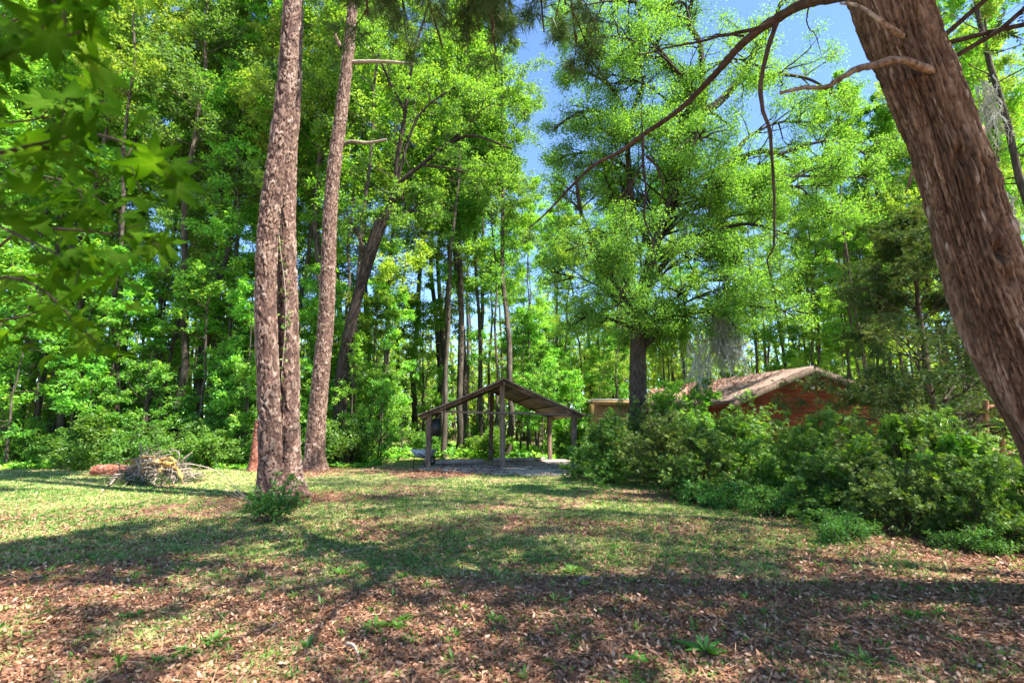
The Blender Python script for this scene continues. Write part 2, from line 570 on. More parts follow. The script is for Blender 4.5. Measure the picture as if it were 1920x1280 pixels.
M['bark_forest'] = bark_mat('forest_bark', [(.3, (.035, .026, .02)), (.55, (.10, .08, .06)), (.75, (.19, .165, .13))], (10, 10, 3), .5)
M['bark_oak'] = bark_mat('oak_bark', [(.3, (.03, .024, .02)), (.55, (.09, .072, .06)), (.75, (.18, .155, .135))], (16, 16, 5), .6)
M['bark_pine'] = bark_mat('pine_bark', [(.36, (.05, .03, .024)), (.5, (.17, .105, .082)), (.66, (.38, .29, .25))], (26, 12, 1), .5, .01, True, rndmix=.75,
                          rc=[(0, (.012, .007, .006)), (.2, (.075, .036, .027)), (.5, (.185, .112, .08)), (.75, (.28, .2, .155)), (1, (.5, .42, .36))])
M['bark_cedar'] = bark_mat('cedar_bark', [(.36, (.02, .012, .009)), (.47, (.13, .075, .045)), (.58, (.22, .14, .09)), (.70, (.46, .37, .3))], (45, 13, 1), 1.0, .012, True,
                           rndmix=.6, rc=[(0, (.016, .01, .007)), (.3, (.11, .068, .042)), (.6, (.24, .16, .105)), (.85, (.36, .27, .2)), (1, (.6, .53, .46))], detail=8)
M['dead_limb_wood'] = bark_mat('bare_limb_wood', [(.35, (.12, .07, .045)), (.5, (.3, .2, .14)), (.66, (.5, .4, .32))], (20, 20, 20), .5)
M['bark_dark'] = bark_mat('dark_bark', [(.3, (.018, .014, .011)), (.55, (.05, .038, .03)), (.75, (.11, .09, .075))], (12, 12, 3), .5)
M['twig_bark'] = bark_mat('twig_bark', [(.3, (.03, .018, .014)), (.7, (.12, .08, .058))], (20, 20, 6), .3)
M['dead_wood'] = bark_mat('dead_wood', [(.3, (.15, .1, .07)), (.7, (.46, .39, .32))], (20, 20, 8), .3)
M['red_log'] = bark_mat('rotten_log', [(.3, (.12, .035, .02)), (.55, (.3, .11, .07)), (.75, (.55, .36, .3))], (9, 9, 9), .8, .03)
M['yellow_wood'] = bark_mat('rotten_yellow_wood', [(.3, (.2, .09, .03)), (.55, (.45, .27, .08)), (.75, (.6, .48, .2))], (7, 7, 7), .5)
M['timber'] = bark_mat('weathered_timber', [(.3, (.08, .05, .033)), (.55, (.2, .14, .1)), (.75, (.36, .29, .23))], (18, 18, 2.5), .35)
M['timber_dark'] = bark_mat('dark_roof_boards', [(.3, (.04, .028, .02)), (.6, (.1, .075, .055)), (.8, (.16, .13, .1))], (3, 14, 3), .3)
M['shingle'] = bark_mat('brown_roofing', [(.3, (.16, .105, .08)), (.55, (.3, .21, .17)), (.75, (.42, .32, .27))], (12, 12, 12), .4)
M['siding'] = bark_mat('red_brown_siding', [(.3, (.12, .03, .018)), (.55, (.22, .06, .034)), (.75, (.3, .095, .055))], (2.5, 14, 14), .25)
M['deckwood'] = bark_mat('orange_deck_wood', [(.3, (.32, .15, .08)), (.7, (.55, .3, .18))], (8, 8, 3), .3)
M['ochre'] = plain('ochre_boards', (.3, .19, .07), var=.25)
M['pale_roof'] = plain('pale_roof_felt', (.45, .42, .4), var=.2)
M['concrete'] = bark_mat('old_concrete', [(.3, (.26, .2, .16)), (.6, (.46, .4, .34)), (.8, (.58, .54, .49))], (4, 4, 4), .25)
M['black'] = plain('black_plastic', (.012, .012, .013), .5)
M['tray'] = plain('pale_blue_grey_metal', (.5, .56, .62), .5, .1)
M['rubber'] = plain('black_rubber', (.02, .02, .02), .85)
M['white_metal'] = plain('white_metal', (.7, .7, .68), .5)
M['glass_lamp'] = plain('lamp_glass', (.45, .46, .46), .2)
M['litter'] = leaf_mat('fallen_leaves', (.05, .02, .012), (.32, .135, .075), (.68, .43, .3), trans=.12, tcol=(1, .9, .7), gloss=.03, objvar=0)
M['grass'] = leaf_mat('grass_blades', (.08, .19, .035), (.2, .32, .07), (.55, .5, .24), trans=.3, tcol=(1.1, 1.15, .5), gloss=.03, objvar=0)
M['weed'] = leaf_mat('weed_leaves', (.045, .16, .025), (.10, .28, .04), (.24, .42, .09), trans=.35, gloss=.03)


def ground_mat():
    m, N, K, out = new_mat('ground_soil')
    tc = N('ShaderNodeTexCoord')
    at = N('ShaderNodeAttribute', attribute_name='rnd')
    n1 = N('ShaderNodeTexNoise'); n1.inputs['Scale'].default_value = 22; n1.inputs['Detail'].default_value = 8; n1.inputs['Roughness'].default_value = .7
    K(tc.outputs['Object'], n1.inputs[0])
    vo = N('ShaderNodeTexVoronoi'); vo.inputs['Scale'].default_value = 26; K(tc.outputs['Object'], vo.inputs[0])
    n2 = N('ShaderNodeTexNoise'); n2.inputs['Scale'].default_value = 9; n2.inputs['Detail'].default_value = 8; n2.inputs['Roughness'].default_value = .75
    K(tc.outputs['Object'], n2.inputs[0])
    soil = ramp(N, [(.3, (.07, .03, .017)), (.5, (.22, .105, .065)), (.7, (.42, .26, .17))]); K(n1.outputs[0], soil.inputs[0])
    vr = N('ShaderNodeSeparateColor'); K(vo.outputs['Color'], vr.inputs[0])
    lf = ramp(N, [(0, (.13, .06, .035)), (.5, (.3, .16, .11)), (1, (.48, .33, .25))]); K(vr.outputs[0], lf.inputs[0])
    mx0 = N('ShaderNodeMix', data_type='RGBA'); mx0.inputs[0].default_value = .5
    K(soil.outputs[0], mx0.inputs[6]); K(lf.outputs[0], mx0.inputs[7])
    gr = ramp(N, [(.3, (.08, .13, .03)), (.48, (.24, .26, .08)), (.66, (.5, .44, .22))]); K(n2.outputs[0], gr.inputs[0])
    ad = N('ShaderNodeMath', operation='ADD'); K(at.outputs['Fac'], ad.inputs[0])
    sc = N('ShaderNodeMapRange'); sc.inputs[3].default_value = -.5; sc.inputs[4].default_value = .5; K(n2.outputs[0], sc.inputs[0]); K(sc.outputs[0], ad.inputs[1])
    mr = N('ShaderNodeMapRange'); mr.inputs[1].default_value = .35; mr.inputs[2].default_value = .7; K(ad.outputs[0], mr.inputs[0])
    mx = N('ShaderNodeMix', data_type='RGBA'); K(mr.outputs[0], mx.inputs[0]); K(mx0.outputs[2], mx.inputs[6]); K(gr.outputs[0], mx.inputs[7])
    bs = N('ShaderNodeBsdfPrincipled'); bs.inputs['Roughness'].default_value = .95; bs.inputs['Specular IOR Level'].default_value = .1
    K(mx.outputs[2], bs.inputs['Base Color'])
    bp = N('ShaderNodeBump'); bp.inputs['Strength'].default_value = .8; bp.inputs['Distance'].default_value = .03
    K(n1.outputs[0], bp.inputs['Height']); K(bp.outputs[0], bs.inputs['Normal']); K(bs.outputs[0], out.inputs[0])
    return m
M['ground'] = ground_mat()


# ------------------------------------------------------------------ the ground
def gz(x, y):
    return .05 * (fbm(x * .25 + 40, y * .25 + 40, 3, 3) - .5) + .02 * (fbm(x * 1.7, y * 1.7, 8, 2) - .5)


def grassiness(x, y):
    """1 = grassy, 0 = bare leaf litter; more litter close to the camera"""
    n = fbm(x * .45 + 9, y * .6 + 3, 21, 4)
    n2 = fbm(x * 2.6, y * 3.0, 31, 3)
    near = sstep(3.5, 9.5, y)
    g = .33 + .42 * near + (n - .5) * 1.5 + (n2 - .5) * 1.1
    # bare needles round the trunks and by the slab
    for cx, cy, r in ((-4.4, 10.9, 1.9), (-6.0, 17.3, 1.4), (-2.8, 17.5, 1.6), (3.4, 11.8, 1.3), (4.7, 8.3, .8), (6., 6.2, 1.2)):
        g = g - .6 * np.exp(-((x - cx) ** 2 + (y - cy) ** 2) / r ** 2)
    return np.clip(g, 0, 1)


def axis(fine0, fine1, step, far0, far1, k=22):
    a = np.arange(fine0, fine1, step)
    l = fine0 - (np.geomspace(step, fine0 - far0, k)); r = fine1 + np.geomspace(step, far1 - fine1, k)
    return np.concatenate([l[::-1], a, r])
xs = axis(-18, 16, .14, -900, 900); ys = axis(1.0, 26, .12, -300, 1500)
X, Y = np.meshgrid(xs, ys)
fade = np.exp(-(np.maximum(np.hypot(X, Y - 12) - 25, 0) / 20))
Z = gz(X, Y) * fade
idx = np.arange(X.size).reshape(X.shape)
Fq = np.stack([idx[:-1, :-1], idx[:-1, 1:], idx[1:, 1:], idx[1:, :-1]], -1).reshape(-1, 4)
obj('ground', [(np.stack([X, Y, Z], -1).reshape(-1, 3), Fq, grassiness(X, Y).ravel(), None)], M['ground'], smooth=True, kind='structure')


def scatter_ground(n, y0, y1, seed, dens=None, pad=1.5):
    """points on the ground inside the view wedge, with a rejection density"""
    rng = np.random.default_rng(seed)
    y = np.sqrt(rng.uniform(y0 ** 2, y1 ** 2, n)); x = rng.uniform(-1, 1, n) * (y * 1.08 + pad)
    if dens is not None:
        k = rng.uniform(size=n) < dens(x, y); x, y = x[k], y[k]
    return x, y, gz(x, y), rng


# ------------------------------------------------------------------ leaf litter, grass (uncountable)
LIT = (np.array([[0, 0, 0], [.22, .3, .09], [.2, .7, .06], [0, 1, .12], [-.2, .7, .05], [-.22, .3, .1], [0, .5, -.02]]),
       np.array([[0, 1, 6, 5], [1, 2, 6, 6], [6, 2, 3, 4], [5, 6, 4, 4]]))
LIT = (LIT[0], np.array([[0, 1, 6], [1, 2, 6], [2, 3, 6], [3, 4, 6], [4, 5, 6], [5, 0, 6]]))
parts = []
for n, y0, y1, sz, seed in ((56000, 2.3, 5.0, .038, 1), (62000, 5.0, 9.0, .046, 2), (52000, 9., 20., .07, 3)):
    x, y, z, rng = scatter_ground(n, y0, y1, seed, lambda x, y: np.clip(1.2 - 1.0 * grassiness(x, y), .1, 1) if y0 < 8 else np.clip(.9 - 1.0 * grassiness(x, y), .06, 1))
    N_ = len(x)
    nn = rng.normal(size=(N_, 3)) * [.5, .5, 0] + [0, 0, 1]
    dd = rng.normal(size=(N_, 3)) * [1, 1, .15]
    parts.append(scatter(*LIT, np.stack([x, y, z + rng.uniform(.004, .03, N_)], -1), frames(nn, dd), sz * rng.uniform(.55, 1.25, N_), rng.beta(1.6, 1.8, N_)))
NB = (np.array([[-.012, 0, 0], [.012, 0, 0], [.03, .5, .03], [.0, 1, .02], [-.03, .5, .03]]), np.array([[0, 1, 2, 4], [4, 2, 3, 3]]))
NB = (np.array([[-.015, 0, 0], [.015, 0, 0], [.012, 1, .02], [-.012, 1, .02]]), np.array([[0, 1, 2, 3]]))
x, y, z, rng = scatter_ground(26000, 2.4, 12, 19)
N_ = len(x)
parts.append(scatter(*NB, np.stack([x, y, z + rng.uniform(.01, .04, N_)], -1), frames(rng.normal(size=(N_, 3)) * [.2, .2, 0] + [0, 0, 1], rng.normal(size=(N_, 3)) * [1, 1, .12]), rng.uniform(.06, .2, N_), rng.beta(2, 1.5, N_)))
obj('leaf_litter', parts, M['litter'], kind='stuff', label='brown fallen oak leaves scattered over the lawn', cat='leaf litter')


def blade_clump(nb, rng):
    V = []; F = []
    for i in range(nb):
        a = rng.uniform(0, 2 * np.pi); d = np.array([math.cos(a), math.sin(a), 0]); s = np.array([-math.sin(a), math.cos(a), 0]) * rng.uniform(.05, .09)
        h = rng.uniform(.5, 1); ln = rng.uniform(.3, .9); o = rng.normal(size=3) * [.25, .25, 0]
        b = len(V)
        V += [o - s, o + s, o + d * ln * .4 + [0, 0, h * .65] + s * .8, o + d * ln * .4 + [0, 0, h * .65] - s * .8, o + d * ln + [0, 0, h * .8]]
        F += [[b, b + 1, b + 2, b + 3]]
        F += [[b + 3, b + 2, b + 4, b + 4]]
    return np.array(V), np.array(F)


parts = []
for n, y0, y1, sz, nb, seed in ((26000, 2.6, 5.5, .045, 5, 11), (44000, 5.5, 10, .055, 5, 12), (50000, 10, 23, .07, 6, 13)):
    rg = np.random.default_rng(seed + 50)
    for v in range(3):
        T, F = blade_clump(nb, rg)
        Fq_ = F[0::2]; Ft = F[1::2][:, :3]
        x, y, z, rng = scatter_ground(n // 3, y0, y1, seed * 7 + v, lambda x, y: np.clip(grassiness(x, y) ** 1.4 * 1.3, .07, 1))
        N_ = len(x)
        nn = rng.normal(size=(N_, 3)) * [.15, .15, 0] + [0, 0, 1]; dd = rng.normal(size=(N_, 3)) * [1, 1, 0]
        sc = sz * rng.uniform(.5, 1.3, N_); R = frames(nn, dd); pos = np.stack([x, y, z - .005], -1)
        dry = fbm(x * .8, y * .8, 77, 3)
        rn = np.clip(rng.uniform(0, .9, N_) + (dry - .47) * 1.6 + .12 * (y > 9), 0, 1)
        a = scatter(T, Fq_, pos, R, sc, rn)
        Nt = (Ft[None] + (np.arange(N_) * len(T))[:, None, None]).reshape(-1, 3)
        parts.append(a); parts.append((a[0], Nt, a[2], None))
obj('grass', parts, M['grass'], kind='stuff', label='short patchy grass growing between the fallen leaves', cat='grass')

# small low weeds, uncountable, as ground cover
rg = np.random.default_rng(5)
parts = []
for v in range(4):
    T, F = whorl(6, rg, .32, .9)
    x, y, z, rng = scatter_ground(5500, 2.6, 14, 90 + v, lambda x, y: .25 + .5 * grassiness(x, y))
    N_ = len(x)
    parts.append(scatter(T, F, np.stack([x, y, z], -1), frames(rng.normal(size=(N_, 3)) * [.15, .15, 0] + [0, 0, 1], rng.normal(size=(N_, 3)) * [1, 1, 0]), rng.uniform(.025, .075, N_), rng.uniform(0, 1, N_)))
    T, F = whorl(9, rg, rg.uniform(.14, .3), 1.25, (.4, 1.1))
    x, y, z, rng = scatter_ground(800, 2.8, 14, 190 + v, lambda x, y: .3 + .6 * fbm(x * .9, y * .9, 55, 3))
    N_ = len(x)
    parts.append(scatter(T, F, np.stack([x, y, z], -1), frames(rng.normal(size=(N_, 3)) * [.15, .15, 0] + [0, 0, 1], rng.normal(size=(N_, 3)) * [1, 1, 0]), rng.uniform(.05, .125, N_), rng.uniform(0, .9, N_)))
obj('small_weeds', parts, M['weed'], kind='stuff', label='small green weeds dotted through the leaf litter', cat='ground cover')

# countable rosettes
WEEDS = [((1322, 1222), .20, 'largest broad-leaved green weed rosette in the leaf litter, bottom right of centre'),
         ((1192, 1240), .13, 'long-leaved weed in the litter left of the largest rosette'),
         ((702, 1178), .17, 'flat pointed weed rosette in the litter left of the middle, beside a leafier weed'),
         ((752, 1168), .15, 'upright leafy weed just right of a flat rosette, in the shaded litter'),
         ((400, 1206), .15, 'spiky weed standing in dark leaf litter at the lower left'),
         ((345, 1228), .13, 'low weed clump left of the spiky weed in the dark litter'),
         ((1075, 1072), .16, 'upright green tuft where the grass meets the sunny litter, right of centre'),
         ((925, 1160), .12, 'two-stemmed weed in the sunlit litter near the middle of the foreground'),
         ((635, 1075), .15, 'dark green weed tuft at the edge of the pale sunny litter patch'),
         ((1715, 1160), .12, 'narrow weed in the sunny litter at the right of the foreground')]
for i, ((px, py), s, lab) in enumerate(WEEDS):
    rng = np.random.default_rng(200 + i); g = G(px, py)
    T1, F1 = whorl(9, rng, .26, .55, (.8, 1.1)); T2, F2 = whorl(7, rng, .3, 1.1, (.4, .8))
    obj('broadleaf_weed', [(T1 * s, F1, rng.uniform(.2, .9)), (T2 * s + [0, 0, .01], F2, rng.uniform(.4, 1))], M['weed'], label=lab, cat='weed', group='weeds in the foreground litter', loc=(g[0], g[1], gz(g[0], g[1])))

# fallen sticks
for (a, b, r, lab) in [((1085, 1094), (1108, 1088), .018, 'short grey lichen-covered stick on the litter below the grass, right of centre'),
                       ((640, 1040), (705, 1030), .009, 'thin pale stick lying on the grass below the pines'),
                       ((650, 1215), (672, 1236), .014, 'pale flaking piece of bark on the litter at bottom left of centre')]:
    p, q = G(*a), G(*b); rng = np.random.default_rng(int(a[0]))
    pts = spline([p + [0, 0, .03], (p + q) / 2 + [0, .02, .045], q + [0, 0, .03]], 8)
    obj('fallen_stick', tubes(pts - p, r * np.linspace(1, .6, 8), 6), M['dead_wood'], label=lab, cat='stick', group='sticks lying on the lawn', loc=p)


# ------------------------------------------------------------------ pines
def pine_disp(seed):
    def f(A, Sx, R0):
        nu = max(5, int(round(2 * np.pi * R0 / .11)))
        u = A / (2 * np.pi) * nu + 1.6 * (fbm(np.cos(A) * 1.5 + 9, np.sin(A) * 1.5 + Sx * 2.1, seed + 11, 3) - .5); v = Sx / .15 + 3.5 * (fbm(np.cos(A) * R0 * 9 + 30, np.sin(A) * R0 * 9 + Sx * 2.5, seed + 7, 3) - .5)
        wu = .25 * (vnoise(u * 1.5, v * 1.5, seed + 3) - .5)
        f1, f2, c = worley(u + wu, v, nu, seed)
        e = sstep(.03, .16, f2 - f1)
        f1b, f2b, cb = worley(u * 2, v * 2.6, nu * 2, seed + 40)
        e2 = sstep(.0, .2, f2b - f1b)
        h = (e - 1) * .03 + (c - .5) * .03 * e + (e2 - 1) * .006 + (cb - .5) * .008
        rn = np.clip(e * (.12 + .75 * c + .35 * (cb - .5)) * (.6 + .4 * e2), 0, 1)
        return h, rn
    return f


def conifer_top(rng, base, H0, H1, n, Lm, size, tmpl, m=14, per2=6, per3=4, axisv=(0, 0, 1)):
    """pine crown along an axis above base"""
    t = rng.uniform(0, 1, n); p = base + np.asarray(axisv) * (H1 - H0) * t[:, None]
    az = rng.uniform(0, 2 * np.pi, n); e = rng.uniform(0, .6, n)
    d = np.stack([np.cos(az) * np.cos(e), np.sin(az) * np.cos(e), np.sin(e)], -1)
    L = Lm * (1.05 - .7 * t) * rng.uniform(.6, 1.1, n)
    P1, R1 = grow(rng, p, d, L, .05 * (1.2 - t), 6, .3, .12)
    b, lv = crown_geo(rng, P1, R1, L, per2=per2, per3=per3, m=m, size=size, tmpl=tmpl, jit=.06, flat=.5, nr=1, tmin2=.35)
    return tubes(P1, R1, 5, cap=False) + b, lv


PINE_T = needles(12, np.random.default_rng(3), .02, 1.0)
tw = thing('twin_trunk_pine', 'tall pine with two fused scaly trunks standing on the lawn', 'pine tree', G(527, 935))
b0 = np.array(tw.location)
def dpath(pts, d0, d1=None):
    d1 = d0 if d1 is None else d1
    out = []
    for i, (x, y) in enumerate(pts):
        out.append(P(x, y, d0[i] if isinstance(d0, list) else d0 + (d1 - d0) * i / (len(pts) - 1)))
    return np.array(out)
dA = b0[1] * cp - CAM_H * sp
pa = dpath([(509, 940), (507, 860), (503, 720), (498, 560), (503, 430), (519, 300), (536, 170), (545, 60), (553, -60), (565, -260), (575, -520)], dA - .15, dA + 1.5)
tp, ptsA, _ = hero_trunk(pa - b0, [.27, .24, .225, .22, .215, .21, .205, .2, .19, .15, .08], 620, 80, pine_disp(1), flare=.6, seed=1)
obj('trunk', tp, M['bark_pine'], tw, label='darker left trunk of the twin pine')
pb = dpath([(545, 935), (542, 860), (541, 740), (540, 600), (537, 480), (538, 380), (541, 290), (549, 200), (553, 100), (556, -60), (548, -260), (540, -480)], dA + .1, dA + 2.6)
def charred(A, Sx, R0):
    h, rn = pine_disp(2)(A, Sx, R0)
    w_ = fbm(A * 2.2, Sx * 2.5, 9, 3) - .5
    k_ = np.exp(-((A - 1.35) / .5) ** 2) * (np.exp(-((Sx - 1.2) / .28) ** 2) + np.exp(-((Sx - 2.1) / .35) ** 2))
    return h, rn * (1 - .95 * sstep(.3, .7, k_ + w_))
tp, ptsB, _ = hero_trunk(pb - b0, [.26, .235, .23, .225, .22, .2, .19, .18, .17, .15, .12, .07], 620, 72, charred, flare=.6, seed=3)
obj('trunk', tp, M['bark_pine'], tw, label='sunlit right trunk of the twin pine with a charred patch')
rng = np.random.default_rng(10)
b1, l1 = conifer_top(rng, ptsA[500], 0, 8, 22, 3.2, .26, PINE_T)
b2, l2 = conifer_top(rng, ptsB[500], 0, 8, 22, 3.0, .26, PINE_T)
obj('branch', b1 + b2, M['twig_bark'], tw); obj('crown', l1 + l2, M['leaf_pine'], tw)
# vine on the right trunk
rng = np.random.default_rng(12)
vt = np.linspace(0, 1, 60); ii = (vt * 330).astype(int) + 8
ang = 2.2 + .9 * np.sin(vt * 9)
vp = ptsB[ii] + .26 * np.stack([np.cos(ang) * .6 + .1, -np.abs(np.sin(ang)), 0 * ang], -1) * [1, 1, 1]
k = rng.integers(0, 60, 240); lp = vp[k] + rng.normal(size=(240, 3)) * [.08, .05, .09]
lv = scatter(*LEAF, lp, frames(rng.normal(size=(240, 3)) + [0, -1.2, .8], rng.normal(size=(240, 3)) + [0, -.4, -.3]), rng.uniform(.05, .12, 240), rng.uniform(0, 1, 240))
vo_ = obj('vine', tubes(vp, np.full(60, .012), 5), M['dead_wood'], tw); obj('foliage', [lv], M['leaf_vine'], vo_)

# leaning pine with broken branch stubs
g2 = G(588, 884)
lp_ = thing('leaning_pine', 'slimmer leaning pine with broken branch stubs, right of the twin pine', 'pine tree', g2)
dB = g2[1] * cp - CAM_H * sp
pc = dpath([(588, 886), (593, 800), (602, 700), (611, 600), (616, 500), (619, 400), (628, 300), (640, 210), (652, 110), (662, 0), (672, -160), (690, -400)], dB, dB + 3.0)
tp, ptsC, _ = hero_trunk(pc - g2, [.34, .31, .29, .275, .262, .25, .24, .23, .21, .19, .14, .08], 620, 72, pine_disp(5), flare=.6, seed=2)
obj('trunk', tp, M['bark_pine'], lp_)
for pts in ([(652, 118), (680, 116), (720, 116), (775, 120)], [(634, 280), (655, 266), (690, 268), (725, 262)], [(640, 90), (632, 75), (628, 62)]):
    q = dpath(pts, dB + 2.2) - g2
    obj('branch_stub', tubes(spline(q, 12), np.linspace(.09, .05, 12), 7), M['dead_wood'] if pts[0][0] != 640 else M['bark_pine'], lp_)
rng = np.random.default_rng(14)
b1, l1 = conifer_top(rng, ptsC[540], 0, 8, 26, 3.5, .3, PINE_T)
obj('branch', b1, M['twig_bark'], lp_); obj('crown', l1, M['leaf_pine'], lp_)

parts_ = []
for c_, r_, n_ in ((b0, 1.3, 5000), (g2, 1.1, 3000)):
    rr = np.abs(rng.normal(size=n_)) * r_ * .6; a_ = rng.uniform(0, 6.283, n_)
    x = c_[0] + rr * np.cos(a_); y = c_[1] + rr * np.sin(a_)
    parts_.append(scatter(*NB, np.stack([x, y, gz(x, y) + .10 * np.exp(-(rr / .45) ** 2) + rng.uniform(.0, .04, n_)], -1), frames(rng.normal(size=(n_, 3)) * [.3, .3, 0] + [0, 0, 1], rng.normal(size=(n_, 3)) * [1, 1, .15]), rng.uniform(.12, .26, n_), rng.beta(1.5, 2, n_)))
obj('pine_straw', parts_, M['litter'], kind='stuff', label='brown fallen pine needles heaped round the pine trunks', cat='pine straw')

# sprouting shrub with bare twigs at the pine's foot
g3 = G(510, 978)
rng = np.random.default_rng(20)
sh = thing('sprouting_shrub', 'small leafy shrub with bare twigs at the foot of the twin pine', 'shrub', g3)
B = 22; az = rng.uniform(0, 6.28, B); e = rng.uniform(.5, 1.3, B)
P1, R1 = grow(rng, np.zeros((B, 3)), np.stack([np.cos(az) * np.cos(e), np.sin(az) * np.cos(e), np.sin(e)], -1), rng.uniform(.3, .85, B), .007, 5, .1, .15)
bk, lv = crown_geo(rng, P1, R1, rng.uniform(.3, .7, B), per2=4, per3=3, m=7, size=.065, jit=.02, flat=.8)
B2 = 9; az = rng.uniform(2.2, 4.2, B2)
P2, R2 = grow(rng, np.zeros((B2, 3)), np.stack([np.cos(az), .3 * np.sin(az), rng.uniform(.25, .9, B2)], -1), rng.uniform(.8, 1.6, B2), .007, 8, -.15, .14)
obj('stem', tubes(P1, R1, 4) + bk, M['twig_bark'], sh); obj('bare_twig', tubes(P2, R2, 4), M['dead_wood'], sh); obj('foliage', lv, M['leaf_fern'], sh)


# ------------------------------------------------------------------ big leaning cedar in the right foreground
def cedar_disp(A, Sx, R0):
    c = A * R0
    tw_ = c + .12 * Sx * .3
    per = 2 * np.pi * R0
    k = lambda f, g, sd, o: fbm((np.cos(A)) * R0 * f + 50, (np.sin(A)) * R0 * f + Sx * g, sd, o)
    n1 = fbm(np.cos(A) * R0 * 7 + Sx * .35 + 20, np.sin(A) * R0 * 7 + 30 - Sx * .25, 61, 3)
    n2 = fbm(np.cos(A) * R0 * 28 + Sx * .9 + 60, np.sin(A) * R0 * 28 + 10 + Sx * 1.1, 62, 4)
    n3 = fbm(np.cos(A) * R0 * 60 + Sx * 2.0, np.sin(A) * R0 * 60 + 99 - Sx * 3.1, 65, 3)
    low = fbm(np.cos(A) * 1.3 + 5, np.sin(A) * 1.3 + Sx * .9, 63, 2)
    strip = np.abs(n2 - .5) * 2
    h = (n1 - .5) * .075 + (low - .5) * .11 - (1 - sstep(0, .22, strip)) * .022 + (n3 - .5) * .022
    nu = 96
    u = A / (2 * np.pi) * nu + 1.6 * (fbm(np.cos(A) * 2 + 7, np.sin(A) * 2 + Sx * 1.4, 71, 3) - .5) * 4; v = Sx / .2 + n1 * 5
    f1, f2, c1 = worley(u, v, nu, 81)
    e = sstep(.0, .25, f2 - f1)
    f1b, f2b, c2 = worley(u * .5, v * .6, nu // 2, 87)
    h = h + (c1 - .5) * .009 * e + (c2 - .5) * .014 - (1 - e) * .009
    kn = 0 * h; hole = 0 * h
    for th, sk, rk in ((1.25, 3.55, .07), (1.95, 3.1, .05), (1.1, 4.35, .09), (2.0, 4.2, .06), (.9, 2.3, .06), (1.7, 1.9, .05)):
        dk_ = np.hypot((A - th) * R0 * .8, (Sx - sk) * .6) / rk
        kn = kn + .03 * np.exp(-(dk_ - 1) ** 2 * 3); hole = hole + np.exp(-dk_ ** 2 * 3)
    h = h + kn - .05 * np.clip(hole, 0, 1)
    fleck = sstep(.93, .98, c1) * .4 - .5 * np.clip(hole, 0, 1)
    rn = np.clip(.05 + e * (.18 + .35 * c1 + .3 * (c2 - .5)) + (n3 - .5) * 1.2 + (low - .5) * .5 + fleck, 0, 1)
    return h, rn
cb = G(2200, 1150)
ced = thing('leaning_cedar', 'massive leaning cedar trunk with shaggy bark at the right edge of the lawn', 'cedar tree', cb)
ctrl = np.array([cb + [.05, .0, -.1], P(2125, 1030, 4.45), P(2008, 835, 4.45), P(1914, 660, 4.4), P(1838, 480, 4.35), P(1766, 260, 4.3), P(1696, 80, 4.3), P(1668, 0, 4.3), P(1600, -180, 4.4), P(1540, -420, 4.8), P(1500, -700, 5.6)])
tp, ptsD, rD = hero_trunk(ctrl - cb, [.40, .36, .315, .285, .262, .245, .255, .26, .23, .19, .11], 700, 220, cedar_disp, flare=.3, seed=5)
obj('trunk', tp, M['bark_cedar'], ced)


def limb(pts, d0, d1, r0, r1, n=40, sides=8, wob=.0, seed=0, base=cb):
    q = spline(dpath(pts, d0, d1), n) - base
    rng = np.random.default_rng(seed)
    q = q + np.cumsum(rng.normal(size=q.shape), 0) * wob
    rr = np.interp(np.linspace(0, 1, n), [0, 1], [r0, r1]) * (1 + .3 * (fbm(np.linspace(0, n * .25, n), seed + 0 * q[:, 0], 3, 3) - .5) + .1 * rng.uniform(-1, 1, n))
    return tubes(q, rr, sides), q


BR = []
bl, _ = limb([(1752, 134), (1728, 124), (1690, 115), (1650, 120), (1600, 130), (1565, 148), (1540, 157), (1500, 156), (1462, 164)], [4.1, 4.02, 3.97, 4.0, 4.12, 4.25, 4.35, 4.45, 4.6], 0, .034, .015, 60, 9, .0035, 1)
obj('broken_limb', bl, M['dead_limb_wood'], ced, smooth=True, label='pale stubby broken limb jutting left from the cedar')
bl, _ = limb([(1692, 68), (1668, 50), (1640, 30), (1610, 12), (1580, 8)], [4.06, 3.98, 3.99, 4.08, 4.2], 0, .024, .009, 30, 7, .0012, 2)
obj('broken_limb', bl, M['dead_limb_wood'], ced, smooth=True, label='short thin reddish broken limb near the top of the cedar')
main, qm = limb([(1650, -60), (1590, -15), (1545, -2), (1500, 12), (1450, 40), (1400, 76), (1365, 112), (1330, 150), (1270, 207), (1205, 252), (1160, 285), (1110, 312), (1070, 352), (1030, 395), (992, 428)], 4.3, 7.5, .062, .010, 90, 9, .002, 3)
sub = []
for pts, d, r in [
    ([(1455, 45), (1440, 90), (1428, 150), (1432, 200), (1447, 240), (1452, 290), (1455, 350), (1456, 420), (1455, 460), (1443, 485), (1450, 512)], 5.0, .024),
    ([(1450, 42), (1380, 62), (1320, 78), (1260, 90), (1200, 105)], 4.9, .02),
    ([(1395, 68), (1350, 72), (1300, 86)], 5.0, .012),
    ([(1205, 252), (1206, 300), (1211, 350), (1208, 410), (1222, 450), (1232, 505)], 6.1, .02),
    ([(1212, 292), (1232, 320), (1240, 350), (1234, 388)], 6.1, .02),
    ([(1204, 310), (1185, 340), (1160, 370), (1140, 400)], 6.1, .012),
    ([(1190, 335), (1172, 370), (1172, 420), (1178, 470)], 6.1, .009),
    ([(1150, 292), (1148, 330), (1160, 352)], 6.3, .007),
    ([(1205, 252), (1203, 200), (1205, 160)], 6.1, .007),
    ([(1516, 15), (1514, 45), (1530, 65), (1545, 110)], 4.6, .008),
    ([(1548, 480), (1545, 500)], 4.6, .005),
]:
    s_, _q = limb(pts, d, d + .1, r, r * .25, 30, 6, .003, int(pts[0][0]))
    sub += s_
